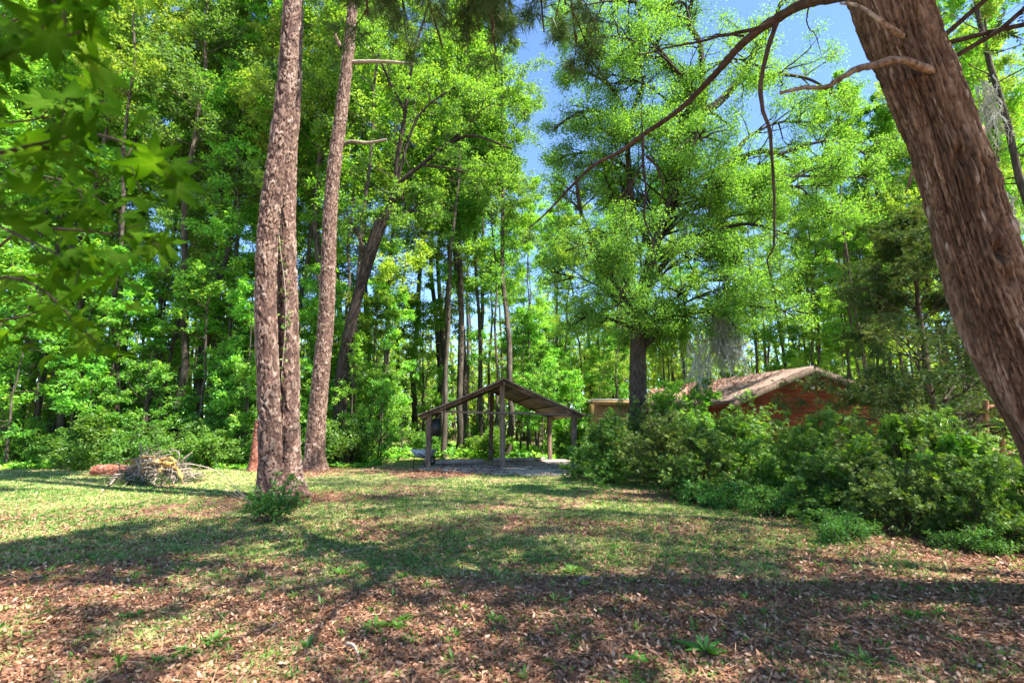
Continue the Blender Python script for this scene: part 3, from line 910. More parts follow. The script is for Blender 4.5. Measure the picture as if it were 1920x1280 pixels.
ml = obj('dead_limb', main, M['twig_bark'], ced, smooth=True, label='long dark bare limb sweeping down to the left from the cedar')
obj('twig', sub, M['twig_bark'], ml)
s_, _ = limb([(1712, 318), (1703, 350), (1708, 340), (1697, 362)], 4.2, 4.2, .012, .006, 10, 5)
obj('bark_shred', s_, M['bark_cedar'], ced)
# cedar crown, out of the frame above, and low boughs added to shade the lawn
SPR = spray(np.random.default_rng(7), 7, .045)
rng = np.random.default_rng(31)
tpt = ptsD[420:]
k = rng.integers(0, len(tpt), 90); B = len(k)
az = rng.uniform(0, 6.28, B); e = rng.uniform(0, .7, B)
L = rng.uniform(2.2, 4.6, B)
P1, R1 = grow(rng, tpt[k], np.stack([np.cos(az) * np.cos(e), np.sin(az) * np.cos(e), np.sin(e)], -1), L, .05, 7, -.1, .12)
w = P1 + cb; dd = w[..., 1] * cp + (w[..., 2] - CAM_H) * sp
pyy = 640 - FPX * (-w[..., 1] * sp + (w[..., 2] - CAM_H) * cp) / np.maximum(dd, .3)
pxx = 960 + FPX * w[..., 0] / np.maximum(dd, .3)
okm = ((pyy < -330) | (dd < .2) | (pxx > 2300)).all(1)
P1, R1, L = P1[okm], R1[okm], L[okm]
k = rng.integers(390, 570, 22); az = rng.uniform(-1.0, .75, 22); e = rng.uniform(-.05, .5, 22); Lb = rng.uniform(2.2, 4.4, 22)  # added boughs on the right, mostly out of frame, shading the lawn
Pb, Rb = grow(rng, ptsD[k], np.stack([np.cos(az) * np.cos(e), np.sin(az) * np.cos(e), np.sin(e)], -1), Lb, .02, 7, -.1, .2)
w = Pb + cb; dd = w[..., 1] * cp + (w[..., 2] - CAM_H) * sp
pyy = 640 - FPX * (-w[..., 1] * sp + (w[..., 2] - CAM_H) * cp) / np.maximum(dd, .3)
pxx = 960 + FPX * w[..., 0] / np.maximum(dd, .3)
okm = ((pyy < -150) | (dd < .2) | (pxx > 2040))[:, 3:].all(1)
P1 = np.concatenate([P1, Pb[okm]]); R1 = np.concatenate([R1, Rb[okm]]); L = np.concatenate([L, Lb[okm]])
bk, lv = crown_geo(rng, P1, R1, L, per2=7, per3=6, m=6, size=.2, tmpl=SPR, jit=.05, flat=.7)
obj('branch', tubes(P1, R1, 6, cap=False) + bk, M['twig_bark'], ced)
obj('crown', lv, M['leaf_juniper'], ced)


# pine boughs hanging in from above at top centre: a pine behind the camera's left
def bough_tree():
    base = np.array([-1.5, -1.5, 0.])
    t = thing('overhanging_pine', 'dark pine boughs hanging in from above at top centre', 'pine tree', base)
    path = np.array([[0, 0, 0], [.1, .1, 3], [.2, .3, 6.5], [.5, .6, 10], [.6, .8, 14]])
    tp, pp, _ = hero_trunk(path, [.26, .23, .2, .16, .06], 200, 40, pine_disp(9), flare=.2)
    obj('trunk', tp, M['bark_pine'], t)
    rng = np.random.default_rng(44)
    st = []; dsts = [(690, 30), (760, 60), (830, 90), (900, 60), (960, 30), (1020, 60), (1080, 80), (720, -40), (860, -60), (1000, -80), (930, 100), (780, -20), (880, 10), (990, -10), (640, -60), (1100, -40), (1060, 10)]
    P1 = []; LL = []
    for (x, y) in dsts:
        e = P(x, y, rng.uniform(5.5, 7.5)) - base; s0 = pp[int(rng.integers(90, 150))]
        mid = (s0 + e) / 2 + [rng.normal() * .3, 0, 1.0]
        P1.append(spline([s0, mid, e], 9)); LL.append(np.linalg.norm(e - s0))
    P1 = np.array(P1); L = np.array(LL); R1 = np.linspace(.05, .012, 9)[None].repeat(len(P1), 0)
    bk, lv = crown_geo(rng, P1, R1, L * .33, per2=12, per3=6, m=9, size=.16, tmpl=PINE_T, jit=.03, flat=.4, nr=1, tmin2=.6, up2=-.2, lf2=(.25, .5))
    obj('branch', tubes(P1, R1, 6, cap=False) + bk, M['twig_bark'], t)
    obj('crown', lv, M['leaf_pine'], t)
bough_tree()


# ------------------------------------------------------------------ lobed-leaf tree at the left, branches hanging close to the lens
def near_left_tree():
    base = np.array([-3.6, 1.4, 0.])
    t = thing('sweetgum_tree', 'close sweetgum with large star-shaped leaves hanging in at the left edge', 'tree', base)
    rng = np.random.default_rng(55)
    path = np.array([[0, 0, 0], [.05, 0, 1.5], [.1, .1, 3.2], [.0, .2, 5], [.1, .2, 7.5]])
    obj('trunk', hero_trunk(path, [.14, .12, .11, .09, .04], 120, 30, pine_disp(13), flare=.2)[0], M['bark_oak'], t)
    pts = []
    for (x0, y0, x1, y1, x2, y2, d) in [(-260, 340, 0, 285, 160, 250, 1.25), (-260, 300, 130, 250, 300, 300, 1.35), (-260, 300, 0, 425, 200, 520, 1.3), (-260, 260, -20, 120, 150, 60, 1.05),
                                        (-200, 480, 60, 430, 290, 450, 1.6), (-260, 560, 20, 520, 180, 640, 1.5), (-260, 20, 0, -60, 120, 20, 1.0), (-260, 380, 60, 330, 230, 400, 1.7),
                                        (-260, 200, 0, 230, 200, 190, 1.9), (-260, 600, 0, 600, 120, 560, 1.9), (-260, 100, 20, 40, 190, -20, 1.9)]:
        pts.append(spline([path[2] + rng.normal(size=3) * .1, P(x0, y0, d * 1.15) - base, P(x1, y1, d) - base, P(x2, y2, d) - base], 24))
    P1 = np.array(pts); R1 = np.linspace(.008, .002, 24)[None].repeat(len(P1), 0)
    p, d, L, r = kids(rng, P1, R1, 5, .5, (.4, 1.0), (.12, .22), np.full(len(P1), 1.2))
    P2, R2 = grow(rng, p, d, L, .0025, 4, -.1, .1)
    obj('branch', tubes(P1, R1, 5) + tubes(P2, R2, 4), M['twig_bark'], t)
    lp, ln, ld, rn = leaf_pts(rng, P2, 4, .03, drop=.5, flat=.5, nr=.65)
    # keep leaves to the left part of the view only
    w = lp + base; dd = w[:, 1] * cp + (w[:, 2] - CAM_H) * sp
    px = 960 + FPX * w[:, 0] / np.maximum(dd, .05)
    ok = (dd > .75) & (px < 345)
    lp, ln, ld, rn = lp[ok], ln[ok], ld[ok], rn[ok]
    lv = [scatter(*STAR, lp, frames(ln + [.1, -.5, .1], ld), rng.uniform(.055, .1, len(lp)), rn)]
    pat = np.where(STAR[0][:, 2] > -.05, .35, 0) - .35 * (np.hypot(STAR[0][:, 0], STAR[0][:, 1]) > .8) ; pat[0] = .5
    lv[0] = (lv[0][0], lv[0][1], np.clip(lv[0][2] * .6 + .2 + np.tile(pat, len(lp)), 0, 1), None)
    # the crown above, out of the frame
    B = 30; k = rng.uniform(3.2, 7.2, B); az = rng.uniform(1.2, 5.2, B); 
    Lc = rng.uniform(1.2, 2.6, B)
    Pc, Rc = grow(rng, np.stack([0 * k + .05, 0 * k + .15, k], -1), np.stack([np.cos(az), np.sin(az), .4 + 0 * az], -1), Lc, .03, 6, .1, .1)
    bk, l2 = crown_geo(rng, Pc, Rc, Lc, per2=6, per3=4, m=4, size=.1, tmpl=STAR, jit=.05)
    obj('limb', tubes(Pc, Rc, 5, cap=False) + bk, M['twig_bark'], t)
    lf = obj('crown', lv + l2, M['leaf_maple'], t)
near_left_tree()


# ------------------------------------------------------------------ open shelter
FL = np.array([-3.06, 19.1, 0]); Wv = np.array([5.42, .75, 0]); Dv = np.array([-.62, 4.2, 0])
FR = FL + Wv
sh = thing('open_shelter', 'open-sided timber shelter with low gabled roof over a concrete slab', 'shelter', FL)
wu, du = nrm(Wv), nrm(Dv)
EH, RH = 2.03, 3.22
def SP(u, v, z): return u * wu + v * du + np.array([0, 0, z])
Wl, Dl = np.linalg.norm(Wv), np.linalg.norm(Dv)
lean = [(0, 0), (-.02, .02), (.02, 0), (.0, 0), (.05, .0), (-.02, 0)]
k = 0
for v in (0, Dl):
    for u, top in ((0, EH), (Wl / 2, RH - .08), (Wl, EH)):
        l = lean[k]; off = -.1 if (k == 4) else 0
        obj('post', beam(SP(u + (.0 if k != 1 else .0), v, -.05), SP(u + l[0], v + l[1], top), .19, .17, up=du, wob=.006, seed=k, n=9), M['timber'], sh); k += 1
ov, oe = .45, .42
sl = (RH - EH) / (Wl / 2)
for sgn in (-1, 1):
    x0 = Wl / 2; x1 = Wl / 2 + sgn * (Wl / 2 + oe); z0 = RH + .05; z1 = z0 - (Wl / 2 + oe) * sl
    n = 40
    rg = np.random.default_rng(70 + sgn)
    gx = np.linspace(0, 1, 30); gy = np.linspace(-ov, Dl + ov, 24)
    GX, GY = np.meshgrid(gx, gy)
    sag = -.05 * np.sin(GX * np.pi) * (1 + .5 * np.sin(GY * 1.7)) + .015 * (fbm(GX * 9, GY * 3, 5, 2) - .5)
    def surf(dz): return np.array([SP(x0 + (x1 - x0) * a, b, z0 + (z1 - z0) * a + s_ + dz) for a, b, s_ in zip(GX.ravel(), GY.ravel(), sag.ravel())])
    top = surf(.045); bot = surf(0.)
    ix = np.arange(GX.size).reshape(GX.shape)
    F = np.stack([ix[:-1, :-1], ix[:-1, 1:], ix[1:, 1:], ix[1:, :-1]], -1).reshape(-1, 4)
    rim = np.concatenate([ix[0, :], ix[1:, -1], ix[-1, ::-1][1:], ix[::-1, 0][1:-1]])
    Vr = np.concatenate([top[rim], bot[rim]]); nr_ = len(rim); a = np.arange(nr_)
    Fr = np.stack([a, (a + 1) % nr_, (a + 1) % nr_ + nr_, a + nr_], -1)
    obj('roof_slope', [(top, F), (bot, F[:, ::-1]), (Vr, Fr)], M['shingle'], sh)
    for j, a in enumerate((.12, .36, .6, .84)):
        x = x0 + (x1 - x0) * a; z = z0 + (z1 - z0) * a - .1 - .05 * math.sin(a * math.pi)
        obj('purlin', beam(SP(x, -ov + .05, z), SP(x, Dl + ov - .05, z), .09, .05), M['timber_dark'], sh)
    for v in (-.12, Dl + .12):
        obj('rafter', beam(SP(x0, v, z0 - .09), SP(x1 - sgn * .12, v, z1 - .05), .05, .12, up=(0, 0, 1), wob=.004, n=7, seed=j), M['timber'], sh)
obj('ridge_beam', beam(SP(Wl / 2, -ov, RH - .12), SP(Wl / 2, Dl + ov, RH - .12), .07, .14), M['timber'], sh)
obj('tie_beam', beam(SP(.0, -.13, EH + .06), SP(Wl + .75, -.13, EH - .08), .05, .09, wob=.008, n=12), M['timber'], sh)
for u in (0, Wl):
    obj('eave_beam', beam(SP(u, -.3, EH + .05), SP(u, Dl + .3, EH + .05), .07, .12), M['timber_dark'], sh)

# slab with ragged front
rg = np.random.default_rng(4)
fr = [SP(u, v, 0) + FL for u, v in ((-.3, -.2), (.3, -1.1), (1.2, -1.6), (2.0, -2.6), (3.2, -3.2), (4.4, -3.3), (5.4, -3.0), (6.1, -2.0), (6.3, 0), (6.2, 4.4), (-.35, 4.4))]
fr = np.array(fr)
poly = []
for i in range(len(fr)):
    a, b = fr[i], fr[(i + 1) % len(fr)]
    for t in np.linspace(0, 1, 10, endpoint=False): poly.append(a + (b - a) * t + rg.normal(size=3) * [.05, .05, 0])
poly = np.array(poly); nq = len(poly)
topv = poly + [0, 0, .045]; botv = poly + [0, 0, -.08]; a = np.arange(nq)
obj('concrete_slab', [(topv, a[None]), (np.concatenate([topv, botv]), np.stack([a, a + nq, (a + 1) % nq + nq, (a + 1) % nq], -1))], M['concrete'], kind='structure')
x = rg.uniform(-.3, 6.2, 2200); v = rg.uniform(-3.2, 3.8, 2200)
keep = fbm(x * .9, v * 2.5, 88, 3) > .52
x, v = x[keep], v[keep]
pos = FL + x[:, None] * wu + v[:, None] * du + [0, 0, .055]; N_ = len(pos)
pos = pos[pos[:, 1] > 15]
N_ = len(pos)
obj('slab_litter', [scatter(*LIT, pos, frames(rg.normal(size=(N_, 3)) * [.3, .3, 0] + [0, 0, 1], rg.normal(size=(N_, 3)) * [1, 1, .1]), .11 * rg.uniform(.6, 1.2, N_), rg.uniform(0, .7, N_))], M['litter'], kind='stuff', label='brown leaves drifted across the concrete slab', cat='leaf litter')
obj('timber_sleeper', local(beam(SP(.25, 1.9, .13) + FL, SP(2.2, 2.3, .13) + FL, .16, .17, wob=.004), FL + [0, 2, 0]), M['concrete'], label='pale grey timber sleeper lying on the slab behind the left posts', cat='timber', loc=FL + [0, 2, 0])
obj('timber_sleeper', local(beam(SP(2.75, 3.2, .12) + FL, SP(5.1, 3.7, .12) + FL, .14, .14, wob=.004), FL + [2, 3, 0]), M['concrete'], label='low sleeper at the back of the slab between the middle and right posts', cat='timber', loc=FL + [2, 3, 0])
# black box on the left post
bx0 = FL + SP(.27, -.02, 1.48)
bb = thing('black_mailbox', 'dark box hung on the front left post of the shelter', 'box', bx0)
obj('box_body', [boxp((0, 0, 0), .3, .22, .6, .14), boxp((0, -.02, .32), .27, .26, .035, .14)], M['black'], bb)
obj('bracket', [boxp((-.16, .02, .1), .08, .06, .05)], M['rubber'], bb)


# wheelbarrow
def wheelbarrow(loc, rz):
    t = thing('wheelbarrow', 'wheelbarrow with a pale blue-grey tray parked by the left post of the shelter', 'wheelbarrow', loc, rz)
    bt = np.array([[-.3, -.2, .36], [.3, -.17, .36], [.3, .17, .36], [-.3, .2, .36]]); tp_ = np.array([[-.48, -.33, .66], [.52, -.3, .62], [.52, .3, .62], [-.48, .33, .66]])
    V = np.concatenate([bt, tp_, bt * [.96, .94, 1] + [0, 0, .02], tp_ * [.97, .95, 1] + [0, 0, 0]])
    F = [[3, 2, 1, 0]] + [[i, (i + 1) % 4, (i + 1) % 4 + 4, i + 4] for i in range(4)] + [[8, 9, 10, 11]] + [[i + 12, (i + 1) % 4 + 12, (i + 1) % 4 + 8, i + 8] for i in range(4)] + [[i + 4, (i + 1) % 4 + 4, (i + 1) % 4 + 12, i + 12] for i in range(4)]
    obj('tray', [(V, np.array(F))], M['tray'], t)
    rim = np.vstack([tp_, tp_[:1]]); obj('rim', tubes(np.array([[rim[i], rim[i + 1]] for i in range(4)]), np.full((4, 2), .014), 6), M['tray'], t)
    for s_ in (-1, 1):
        obj('handle', tubes(spline([[.75, .08 * s_, .2], [.2, .2 * s_, .32], [-.4, .26 * s_, .4], [-1.0, .3 * s_, .55]], 10), np.full(10, .019), 6), M['timber_dark'], t)
        obj('leg', tubes(np.array([[-.3, .24 * s_, .38], [-.38, .24 * s_, .0]]), np.full(2, .014), 6), M['rubber'], t)
    a = np.linspace(0, 2 * np.pi, 25)[:-1]
    ring = np.stack([.72 + .17 * np.cos(a), 0 * a, .2 + .17 * np.sin(a)], -1); ring = np.vstack([ring, ring[:2]])
    w = obj('wheel', tubes(np.array([[.72, -.05, .2], [.72, .05, .2]]), np.full(2, .06), 12), M['white_metal'], t)
    obj('tyre', tubes(ring, np.full(26, .045), 8, cap=False), M['rubber'], w)
    for q_ in ([[-.34, -.24, .12], [-.34, .24, .12]], [[.72, -.08, .2], [.3, -.18, .36]], [[.72, .08, .2], [.3, .18, .36]]):
        obj('brace', tubes(np.array(q_), np.full(2, .012), 5), M['rubber'], t)
wheelbarrow((-3.38, 20.1, gz(-3.38, 20.1)), 1.25)


# ------------------------------------------------------------------ cabin
GY = 18.0
gl, gr_ = 7.85, 12.75; gm = 10.3; eh, rh = 2.48, 3.48
cab = thing('red_cabin', 'low red-brown lap-sided cabin with leaf-strewn gable roof behind the azaleas', 'cabin', (gm, GY, 0))
hw = (gr_ - gl) / 2; back = 7.4; skew = -.22
def C(u, v, z): return np.array([u + skew * v, v, z])
V = []; F = []
nb = 19; step = .195
for i in range(nb):
    z0 = i * step; z1 = min(z0 + step + .01, rh - .02)
    def half(z): return hw if z <= eh else hw * max(.02, (rh - z) / (rh - eh))
    a, c = half(z0), half(z1); b = len(V)
    if z0 >= rh - .05: break
    V += [C(-a, -.035, z0), C(a, -.035, z0), C(c, -.012, z1), C(-c, -.012, z1), C(-a, .01, z0), C(a, .01, z0)]
    F += [[b, b + 1, b + 2, b + 3], [b + 4, b + 5, b + 1, b]]
obj('wall', [(np.array(V), np.array(F))], M['siding'], cab)
for s_, nm in ((-1, 'w'), (1, 'e')):
    V = []; F = []
    for i in range(14):
        z0 = i * step; z1 = min(z0 + step + .01, eh); b = len(V)
        if z0 > eh: break
        V += [C(s_ * (hw + .03), 0, z0), C(s_ * (hw + .03), back, z0), C(s_ * (hw + .008), back, z1), C(s_ * (hw + .008), 0, z1), C(s_ * (hw - .01), 0, z0), C(s_ * (hw - .01), back, z0)]
        F += [[b, b + 1, b + 2, b + 3], [b + 4, b + 5, b + 1, b]]
    obj('side_wall', [(np.array(V), np.array(F))], M['siding'], cab)
slope = (rh - eh) / hw; ov = .5; of = .45
for s_ in (-1, 1):
    n1, n2 = 12, 26
    aa = np.linspace(0, 1, n1); vv = np.linspace(-of, back + .3, n2); A_, V_ = np.meshgrid(aa, vv)
    zz = rh + .06 - A_ * (hw + ov) * slope + .02 * (fbm(A_ * 3, V_ * .8, 4, 2) - .5) + .012 * (np.floor(A_ * 11.99) % 2)
    top = np.stack([s_ * A_ * (hw + ov) + skew * V_, V_, zz + .06], -1).reshape(-1, 3); bot = top - [0, 0, .09]
    ix = np.arange(A_.size).reshape(A_.shape); Fs = np.stack([ix[:-1, :-1], ix[:-1, 1:], ix[1:, 1:], ix[1:, :-1]], -1).reshape(-1, 4)
    rim = np.concatenate([ix[0, :], ix[1:, -1], ix[-1, ::-1][1:], ix[::-1, 0][1:-1]]); m_ = len(rim); a = np.arange(m_)
    obj('roof', [(top, Fs), (bot, Fs[:, ::-1]), (np.concatenate([top[rim], bot[rim]]), np.stack([a, (a + 1) % m_, (a + 1) % m_ + m_, a + m_], -1))], M['shingle'], cab)
    obj('rake_board', beam(C(s_ * .01, -of - .03, rh - .035), C(s_ * (hw + ov - .02), -of - .03, rh - .035 - (hw + ov) * slope), .03, .17), M['timber'], cab)
    obj('fascia', beam(C(s_ * (hw + ov + .02), -of, rh - .03 - (hw + ov) * slope), C(s_ * (hw + ov + .02), back + .3, rh - .03 - (hw + ov) * slope), .03, .13), M['siding'], cab)
fl = obj('floodlight', [boxp((-.0, -.08, 2.92), .11, .08, .11)], M['white_metal'], cab)
for s_ in (-1, 1):
    t = np.array([[.07 * s_, -.1, 2.92], [.1 * s_, -.2, 2.88], [.12 * s_, -.27, 2.84]])
    obj('lamp_head', tubes(t, np.array([.03, .045, .065]), 10), M['glass_lamp'], fl)
rg = np.random.default_rng(6)
n = 2600; a = rg.uniform(0, 1, n); v = back * rg.beta(1.6, .9, n)
pos = np.stack([gm - a * (hw + ov) + skew * v, GY + v, rh + .145 - a * (hw + ov) * slope], -1)
obj('roof_litter', [scatter(*LIT, pos, frames(rg.normal(size=(n, 3)) * .25 + [-.4, 0, 1], rg.normal(size=(n, 3))), .12 * rg.uniform(.6, 1.3, n), rg.uniform(.2, 1, n))], M['litter'], kind='stuff', label='dry leaves lying on the left slope of the cabin roof', cat='leaf litter')

# low ochre shed left of the cabin
shp = P(1180, 750, 23.5); sh2 = thing('ochre_shed', 'low flat-roofed shed with ochre boards behind the moss-hung oak', 'shed', (shp[0], shp[1], 0))
zt = shp[2]
obj('wall', [boxp((.3, 1.5, (zt - .1) / 2), 3.6, 2.6, zt - .1)], M['ochre'], sh2)
obj('roof', [boxp((.3, 1.45, zt + .02), 4.0, 3.0, .07)], M['pale_roof'], sh2)
obj('fascia', [boxp((.3, -.08, zt - .12), 4.0, .04, .2)], M['ochre'], sh2)
sp_ = P(1265, 752, 22); s3 = thing('lean_to_roof', 'small leaf-covered lean-to between the ochre shed and the cabin', 'lean-to', (sp_[0], sp_[1], 0))
V = np.array([[-1.3, -1, sp_[2] - .15], [1.2, -1.2, sp_[2] - .1], [1.2, 1.6, sp_[2] + .75], [-.6, 1.6, sp_[2] + .6]]); 
obj('roof', [(np.concatenate([V, V - [0, 0, .06]]), np.array([[0, 1, 2, 3], [7, 6, 5, 4], [0, 4, 5, 1], [1, 5, 6, 2], [2, 6, 7, 3], [3, 7, 4, 0]]))], M['shingle'], s3)
for (x, y) in ((-1.1, -.8), (1.0, -1.0), (1.0, 1.4), (-.5, 1.4)):
    obj('post', beam((x, y, -.05), (x, y, sp_[2] - .15 + .3 * (y > 0)), .1, .1, up=(0, 1, 0)), M['timber'], s3)
n = 700
a, v = rg.uniform(0, 1, n), rg.uniform(0, 1, n)
q = V[0] * ((1 - a) * (1 - v))[:, None] + V[1] * (a * (1 - v))[:, None] + V[2] * (a * v)[:, None] + V[3] * ((1 - a) * v)[:, None]
obj('roof_litter', [scatter(*LIT, q + [sp_[0], sp_[1], .03], frames(rg.normal(size=(n, 3)) * .25 + [0, -.3, 1], rg.normal(size=(n, 3))), .12 * rg.uniform(.6, 1.3, n), rg.uniform(.2, 1, n))], M['litter'], kind='stuff', label='dry leaves covering the lean-to roof', cat='leaf litter')

# deck stair rail
dk = P(1850, 800, 13.0); dt = thing('deck_stair_rail', 'orange wooden stair rail half hidden between the dark cedar and the leaning trunk', 'stair rail', (dk[0], dk[1], 0))
def D_(px, py, d=13.0):
    q = P(px, py, d); return q - [dk[0], dk[1], 0]
obj('post', beam(D_(1850, 900), D_(1848, 750), .1, .1, up=(0, 1, 0)), M['deckwood'], dt)
obj('post', beam(D_(1880, 900), D_(1880, 740), .1, .1, up=(0, 1, 0)), M['deckwood'], dt)
obj('handrail', beam(D_(1814, 808), D_(1850, 770), .06, .1), M['timber'], dt)
obj('handrail', beam(D_(1850, 762), D_(2000, 758), .06, .09), M['deckwood'], dt)
for i in range(5):
    x = 1822 + i * 7
    obj('baluster', beam(D_(x, 900), D_(x, 808 - (x - 1814) * .98), .035, .035, up=(0, 1, 0)), M['deckwood'], dt)
for i in range(6):
    x = 1890 + i * 16
    obj('baluster', beam(D_(x, 850), D_(x, 763), .035, .035, up=(0, 1, 0)), M['deckwood'], dt)
obj('deck_floor', [boxp(D_(1930, 850) + [0, .9, 0], 1.7, 1.8, .12)], M['deckwood'], dt)


# ------------------------------------------------------------------ brush pile and log
bp0 = G(285, 905)
pile = thing('brush_pile', 'heap of broken sticks and rotten yellow wood on the left lawn', 'brush pile', bp0)
rng = np.random.default_rng(81)
B = 460
az = rng.uniform(0, 6.28, B); rr = rng.uniform(0, 1, B) ** .7
c0 = np.stack([rr * np.cos(az) * 1.0, rr * np.sin(az) * .6, .03 + (1 - rr ** 1.5) * .72 * rng.uniform(.05, 1, B)], -1)
d0 = rng.normal(size=(B, 3)) * [1, .7, .22]
L = rng.uniform(.3, 1.05, B)
P1, R1 = grow(rng, c0 - nrm(d0) * L[:, None] / 2, d0, L, rng.uniform(.006, .026, B), 6, 0, .2)
P1[..., 2] = np.maximum(P1[..., 2], .02)
p, d, L2, r = kids(rng, P1, R1, 3, .2, (.5, 1.1), (.25, .5), L)
P2, R2 = grow(rng, p, d, L2, .005, 4, 0, .2); P2[..., 2] = np.maximum(P2[..., 2], .02)
obj('stick', tubes(P1, R1, 5) + tubes(P2, R2, 3), M['dead_wood'], pile, label='tangle of pale bare sticks')
big = []
for pts, r in [([(255, 862), (262, 880), (258, 900), (265, 920)], .03), ([(262, 830), (266, 850), (262, 880)], .02), ([(330, 870), (360, 870), (400, 880), (430, 900)], .017),
               ([(330, 875), (336, 850), (320, 840)], .02), ([(345, 860), (360, 848)], .035), ([(215, 905), (245, 893), (265, 885)], .03), ([(240, 878), (275, 865), (300, 868)], .025)]:
    dd = bp0[1] * cp - CAM_H * sp - .45
    q = spline(dpath(pts, dd), 14) - bp0; q[:, 2] = np.maximum(q[:, 2], .02)
    big += tubes(q, np.linspace(r, r * .5, 14), 7)
obj('branch', big, M['dead_wood'], pile, smooth=True)
n = 700; az = rng.uniform(0, 6.28, n); rr = rng.uniform(0, 1, n) ** .6
obj('withered_foliage', [scatter(*PINE_T, np.stack([rr * np.cos(az) * 1.25, rr * np.sin(az) * .75, rng.uniform(.0, .4, n) * (1.1 - rr)], -1), frames(rng.normal(size=(n, 3)), rng.normal(size=(n, 3))), rng.uniform(.12, .28, n), rng.uniform(0, 1, n))], M['leaf_juniper'], pile)
big = []
for pts, r in [([(250, 872), (275, 868), (300, 866), (322, 872)], .085), ([(325, 872), (336, 885), (343, 908)], .07), ([(300, 885), (312, 870), (330, 868)], .09), ([(245, 862), (262, 872), (270, 885)], .07), ([(232, 866), (262, 858), (290, 856)], .04), ([(300, 862), (318, 858), (332, 866)], .05)]:
    dd = bp0[1] * cp - CAM_H * sp - .2
    q = spline(dpath(pts, dd), 14) - bp0; q[:, 2] = np.maximum(q[:, 2], .03)
    big += tubes(q, r * (.7 + .3 * np.sin(np.arange(14))), 9)
obj('rotten_chunk', big, M['yellow_wood'], pile)
lg = G(205, 893)
q = np.array([[-.5, 0, .16], [-.2, .02, .18], [.2, .05, .17], [.65, .12, .16]]) + 0
tp, _, _ = hero_trunk(q, [.17, .19, .18, .15], 60, 40, pine_disp(33))
capr = tubes(np.array([[-.5, 0, .16], [-.49, 0, .16]]), np.array([.16, .16]), 14)
cap2 = [(np.vstack([[-.505, 0, .16], np.stack([np.full(15, -.5), .165 * np.cos(np.linspace(0, 6.283, 15)), .16 + .165 * np.sin(np.linspace(0, 6.283, 15))], -1)]), np.array([[0, i, i + 1] for i in range(1, 15)]))]
obj('fallen_log', tp + cap2, M['red_log'], label='short reddish rotten log at the left end of the brush pile', cat='log', loc=lg)

st = G(478, 868); 
st[0], st[1] = -8.9, 18.2
tp, _, _ = hero_trunk(np.array([[0, 0, -.05], [.02, 0, .6], [.0, .02, 1.3], [.03, 0, 1.75]]), [.22, .19, .17, .12], 60, 32, pine_disp(37), flare=.3)
obj('snag', tp, M['red_log'], label='reddish broken tree stub half hidden left of the twin pine', cat='dead tree', loc=st)


# ------------------------------------------------------------------ shrubs
def shrub_meshes(seed, H, W, size, tmpl, ns=20, per2=8, per3=7, m=14, wob=.15, jit=.04, flat=.9):
    rng = np.random.default_rng(seed)
    az = rng.uniform(0, 6.28, ns); e = rng.uniform(.25, 1.45, ns)
    d = np.stack([np.cos(az) * np.cos(e), np.sin(az) * np.cos(e), np.sin(e)], -1)
    L = rng.uniform(.75, 1.1, ns) / np.sqrt((np.cos(e) / W) ** 2 + (np.sin(e) / H) ** 2)
    P1, R1 = grow(rng, d * [.15, .15, 0], d, L * .9, .018, 6, .1, .12)
    bk, lv = crown_geo(rng, P1, R1, L, per2=per2, per3=per3, m=m, size=size, tmpl=tmpl, jit=jit, flat=flat, lf2=(.3, .55), lf3=(.35, .7), up2=.3, tmin2=.2, drop=0.1, wob=wob)
    for i, part in enumerate(lv):
        V = part[0].copy(); V[:, 2] = np.maximum(V[:, 2], .01); lv[i] = (V,) + part[1:]
    return build_mesh('stem', tubes(P1, R1, 5) + bk, M['twig_bark']), build_mesh('foliage', lv, None)


def place(name, lab, cat, pos, rz, s, meshes, group=None, mats=None, pn=('stem', 'foliage')):
    t = thing(name, lab, cat, pos, rz, group, s)
    for nm, me in zip(pn, meshes):
        obj(nm, me, None, t)
    return t


